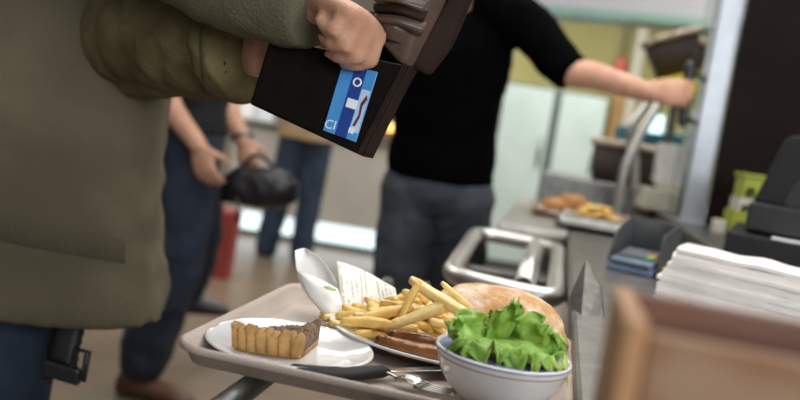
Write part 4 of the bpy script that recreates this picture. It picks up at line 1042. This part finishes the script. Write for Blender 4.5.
bm = NB(); rc = cardpt(.54, .79) + nW * .005; tube(bm, [rc + (eu * math.cos(a) + ev * math.sin(a)) * .0043 for a in (2 * PI * k / 20 for k in range(20))], .0012, 6, closed=True); obj('ring_mark', bm, 'card_white', kt, label='white ring mark')
def text_mesh(s, size, o, xd, yd, nd_):
    cu = bpy.data.curves.new('t', 'FONT'); cu.body = s; cu.size = size; cu.extrude = .0003
    ob = bpy.data.objects.new('t', cu); COL.objects.link(ob); dg = bpy.context.evaluated_depsgraph_get(); me = bpy.data.meshes.new_from_object(ob.evaluated_get(dg))
    bpy.data.objects.remove(ob); me.transform(Matrix((xd, yd, nd_)).transposed().to_4x4()); me.transform(Matrix.Translation(o)); return me
obj('lettering', text_mesh('CI', .0145, cardpt(.0, .04) + nW * .005, (eu * .99 + ev * .1).normalized(), ev, nW), 'card_white', kt, False, label='white lettering')

# --- person with the black bag (behind the jacket), walking right
fB = V((.92, .39, 0)).normalized(); rB = fB.cross(U); yB = 3.05
pel = at(190, 120, yB); pel.z = .95; nk = pel + V((.03, 0, .55))
pB = person('person in dark navy trousers and brown shoes carrying a black bag', V((pel.x, pel.y, 0)))
R_sh = nk + rB * .19 - U * .06; L_sh = nk - rB * .19 - U * .06
R_el = at(166, 82, 2.86); R_wr = at(198, 145, 2.84)
L_el = at(222, 92, 3.12); L_wr = at(243, 140, 3.1)
ankR = at(140, 368, 2.98); ankR.z = .10; kneeR = at(172, 262, 2.95)
ankL = at(188, 284, 3.6); ankL.z = .28; kneeL = at(198, 232, 3.2)
bm = NB(); torso(bm, pel, nk, fB, .98); hcB = head(bm, nk, U, fB)
limb(bm, [R_sh, R_el, R_wr], (.052, .045, .031)); limb(bm, [L_sh, L_el, L_wr], (.052, .045, .031))
hand(bm, R_wr, at(210, 188, 2.84) - R_wr, V((.25, .9, .1)), V((1, .1, .3)), (.35, .5, .35), 1.05)
hand(bm, L_wr, at(253, 186, 3.05) - L_wr, V((.3, .8, 0)), V((1, 0, .3)), (.6, .9, .6), 1.0)
for h_, k_, a_ in ((pel + rB * .09, kneeR, ankR), (pel - rB * .09, kneeL, ankL)): limb(bm, [h_, k_, a_], (.085, .058, .042))
obj('body', organic(bm, .007, 3), 'skin', pB); obj('hair', hair_mesh(hcB, U, fB), 'hair', pB)
bm = NB(); torso(bm, pel, nk, fB, 1.12, z_lo=-.05); limb(bm, [R_sh, R_sh.lerp(R_el, .6), R_el], (.075, .07, .068)); limb(bm, [L_sh, L_sh.lerp(L_el, .6), L_el], (.075, .07, .066))
obj('dark_shirt', organic(bm, .011, 3, .006, .09), 'black_cloth', pB)
bm = NB(); torso(bm, pel, nk, fB, 1.1, z_hi=.1)
limb(bm, [pel + rB * .08 - U * .02, kneeR, ankR.lerp(kneeR, .13)], (.115, .108, .092), 20); limb(bm, [pel - rB * .08 - U * .02, kneeL, ankL], (.112, .09, .075), 20)
obj('trousers', organic(bm, .011, 3, .009, .09), 'jeans_navy', pB)
fS = V((1, -.15, 0)).normalized()
bm = NB(); shoe(bm, V((ankR.x, ankR.y, .085)), fS, .30); obj('shoe', organic(bm, .007, 2), 'shoe_brown', pB)
bm = NB(); shoe(bm, ankL + V((0, 0, -.03)), fB, .27); obj('shoe', organic(bm, .007, 2), 'shoe_black', pB)
bm = NB(); wd = (at(253, 186, 3.05) - L_wr).normalized(); wx, wy = frame(wd); wc = L_wr - wd * .012
tube(bm, [wc + (wx * math.cos(a) + wy * math.sin(a)) * .036 for a in (2 * PI * k / 20 for k in range(20))], .009, 8, closed=True); obj('wristwatch', bm, 'steel_dull', pB, label='metal wristwatch')
# black bag held at the left hand
bp = at(262, 188, 3.02)
t = thing('hand_bag', 'soft black leather bag carried at hip height by the walking person', 'bag', bp - U * .07)
bm = NB(); bx_ = V((.99, .0, .06)).normalized()
loft(bm, smooth_sec([(bp - bx_ * .145 + U * -.02, Yv * .02, U * .045), (bp - bx_ * .1, Yv * .05, U * .068), (bp, Yv * .06, U * .078), (bp + bx_ * .085, Yv * .052, U * .066), (bp + bx_ * .13, Yv * .02, U * .036)]), 24); obj('body', organic(bm, .008, 2, .005, .06), 'bag', t)
bm = NB(); tube(bm, curve([bp + bx_ * -.08 + U * .05, bp + bx_ * -.05 + U * .11, bp + U * .105, bp + bx_ * .04 + U * .06], 5), .008, 8); obj('handle', bm, 'bag', t)
bm = NB(); q_ = at(236, 205, 2.97); tube(bm, [q_ + U * .03, q_ + V((.01, 0, -.035)), q_ + V((.015, 0, -.06))], .006, 8); obj('zip_pull', bm, 'bag', t)

# --- man in the black sweater reaching to the right, seen from behind
fD = V((.30, .95, 0)).normalized(); rD = fD.cross(U); yD = 2.92
pel = at(441, 172, yD); pel.z = .93; nk = at(459, -2, yD - .02); nk.z = 1.52
pD = person('man in a black sweater and grey blue jeans reaching right to a handle', V((pel.x, pel.y, 0)))
R_sh = at(514, 10, 2.84); L_sh = nk - rD * .19 - U * .06
R_el = at(562, 66, 2.68); R_wr = at(650, 93, 2.56)
L_el = L_sh + V((-.03, .18, -.25)); L_wr = L_el + V((.06, .24, .02))
ankR = V((pel.x + .15, yD + .02, .09)); ankL = V((at(405, 320, yD - .1).x - .02, yD - .12, .09))
kneeR = (pel + rD * .09 + ankR) / 2 + V((.0, .03, .02)); kneeL = (pel - rD * .09 + ankL) / 2 + V((-.01, .03, .02))
bm = NB(); torso(bm, pel, nk, fD); hcD = head(bm, nk, U, fD)
limb(bm, [R_sh, R_el, R_el.lerp(R_wr, .4), R_wr], (.055, .047, .043, .029)); limb(bm, [L_sh, L_el, L_wr], (.052, .045, .031))
hand(bm, R_wr, at(684, 92, 2.52) - R_wr, V((.35, .8, -.2)), V((0, -.1, 1)), (.75, 1.0, .6), 1.05, thumb=V((.9, .35, .35)))
hand(bm, L_wr, V((.4, 1, 0)), V((1, 0, -.3)), V((0, .1, 1)), (.4, .5, .3), 1.0)
for h_, k_, a_ in ((pel + rD * .09, kneeR, ankR), (pel - rD * .09, kneeL, ankL)): limb(bm, [h_, k_, a_], (.085, .058, .042))
obj('body', organic(bm, .0065, 3), 'skin', pD); obj('hair', hair_mesh(hcD, U, fD), 'hair', pD)
bm = NB(); prof = ((.02, .178, .128), (.1, .188, .135), (.3, .183, .13), (.5, .188, .135), (.75, .205, .14), (.9, .195, .11), (1.0, .09, .08)); torso(bm, pel, nk, fD, 1.0, prof)
limb(bm, [R_sh - rD * .05, R_sh.lerp(R_el, .45) + U * .005, R_el, R_el.lerp(R_wr, .06)], (.095, .078, .066, .058), 20); limb(bm, [L_sh, L_el, L_el.lerp(L_wr, .8)], (.085, .07, .055), 18)
obj('sweater', organic(bm, .010, 3, .007, .08), 'sweater', pD)
bm = NB(); torso(bm, pel, nk, fD, 1.07, z_hi=.12)
limb(bm, [pel + rD * .09 - U * .03, kneeR, ankR - U * .04], (.114, .086, .078), 20); limb(bm, [pel - rD * .09 - U * .03, kneeL, ankL - U * .04], (.114, .09, .08), 20)
obj('jeans', organic(bm, .010, 3, .008, .08), 'jeans_grey', pD)
for a_ in (ankR, ankL):
    bm = NB(); shoe(bm, a_, fD); obj('shoe', organic(bm, .007, 2), 'shoe_black', pD)

# --- person in the beige coat, far away with the back turned
fC = V((-.1, 1, 0)).normalized(); rC = fC.cross(U); yC = 6.25
a0 = onz(264, 256, 0); a1 = onz(299, 262, 0)
ankL = V((a0.x, yC, .09)); ankR = V((a1.x, yC - .02, .09)); pel = V(((a0.x + a1.x) / 2 + .055, yC, .93)); nk = pel + U * .56 + V((.02, 0, 0))
pC = person('far person in a beige coat and dark blue jeans with the back turned', V((pel.x, pel.y, 0)))
R_sh = nk + rC * .19 - U * .06; L_sh = nk - rC * .19 - U * .06
R_el = R_sh + V((.05, .05, -.28)); L_el = L_sh + V((-.05, .05, -.28)); R_wr = R_el + V((-.02, .22, .02)); L_wr = L_el + V((.02, .22, .02))
kneeR = (pel + rC * .09 + ankR) / 2; kneeL = (pel - rC * .09 + ankL) / 2
bm = NB(); torso(bm, pel, nk, fC); hcC = head(bm, nk, U, fC)
for s_, e_, w_ in ((R_sh, R_el, R_wr), (L_sh, L_el, L_wr)):
    limb(bm, [s_, e_, w_], (.052, .045, .031)); hand(bm, w_, V((0, 1, 0)), V((0, 0, -1)), V((0, 0, 1)) + (nk - s_), (.4, .5, .3), 1.0)
for h_, k_, a_ in ((pel + rC * .09, kneeR, ankR), (pel - rC * .09, kneeL, ankL)): limb(bm, [h_, k_, a_], (.085, .058, .042))
obj('body', organic(bm, .009, 3), 'skin', pC); obj('hair', hair_mesh(hcC, U, fC), 'hair', pC)
bm = NB(); prof = ((-.06, .225, .165), (.1, .215, .155), (.3, .205, .145), (.5, .2, .14), (.75, .21, .14), (.92, .19, .11), (1.0, .09, .08)); torso(bm, pel, nk, fC, 1.0, prof)
for s_, e_, w_ in ((R_sh, R_el, R_wr), (L_sh, L_el, L_wr)): limb(bm, [s_, e_, e_.lerp(w_, .85)], (.085, .07, .055), 18)
obj('coat', organic(bm, .012, 3, .008, .1), 'beige', pC)
bm = NB(); torso(bm, pel, nk, fC, 1.05, z_hi=.1)
for h_, k_, a_ in ((pel + rC * .085, kneeR, ankR), (pel - rC * .085, kneeL, ankL)): limb(bm, [h_, k_, a_ - U * .03], (.115, .095, .085), 18)
obj('jeans', organic(bm, .012, 3, .008, .1), 'jeans_blue', pC)
for a_ in (ankR, ankL):
    bm = NB(); shoe(bm, a_, fC); obj('shoe', organic(bm, .008, 2), 'shoe_black', pC)

# ------------------------------------------------------------------ light
def area(name, loc, rot, sx, sy, power, col=(1, 1, 1)):
    l = bpy.data.lights.new(name, 'AREA'); l.shape = 'RECTANGLE'; l.size = sx; l.size_y = sy; l.energy = power; l.color = col
    o = bpy.data.objects.new(name, l); COL.objects.link(o); o.location = loc; o.rotation_euler = rot; return o
area('ceiling_lamp', (.5, 1.9, 2.9), (0, 0, 0), 2.6, 2.6, 72, (1, .97, .92))
area('ceiling_lamp', (-2.5, 4.5, 3.1), (0, 0, 0), 2, 2, 70, (1, .95, .88))
area('ceiling_lamp', (-.8, 7, 3.1), (0, 0, 0), 2, 1.2, 70, (1, .95, .88))
area('kitchen_lamp', (1.8, 5.8, 3.0), (0, 0, 0), 2, 1.6, 110, (1, .98, .92))
area('kitchen_lamp', (1.6, 3.6, 2.9), (0, 0, 0), 1, .8, 30, (1, .97, .92))
area('window_daylight', (1.6, -2.2, 1.9), (math.radians(78), 0, math.radians(22)), 2.6, 1.5, 105, (.95, .98, 1))
w = bpy.data.worlds.new('world'); sc.world = w; w.use_nodes = True
w.node_tree.nodes['Background'].inputs[0].default_value = (.92, .96, 1, 1); w.node_tree.nodes['Background'].inputs[1].default_value = .18
sc.view_settings.view_transform = 'Standard'; sc.view_settings.look = 'None'; sc.view_settings.exposure = .18; sc.view_settings.gamma = 1; sc.view_settings.use_curve_mapping = False
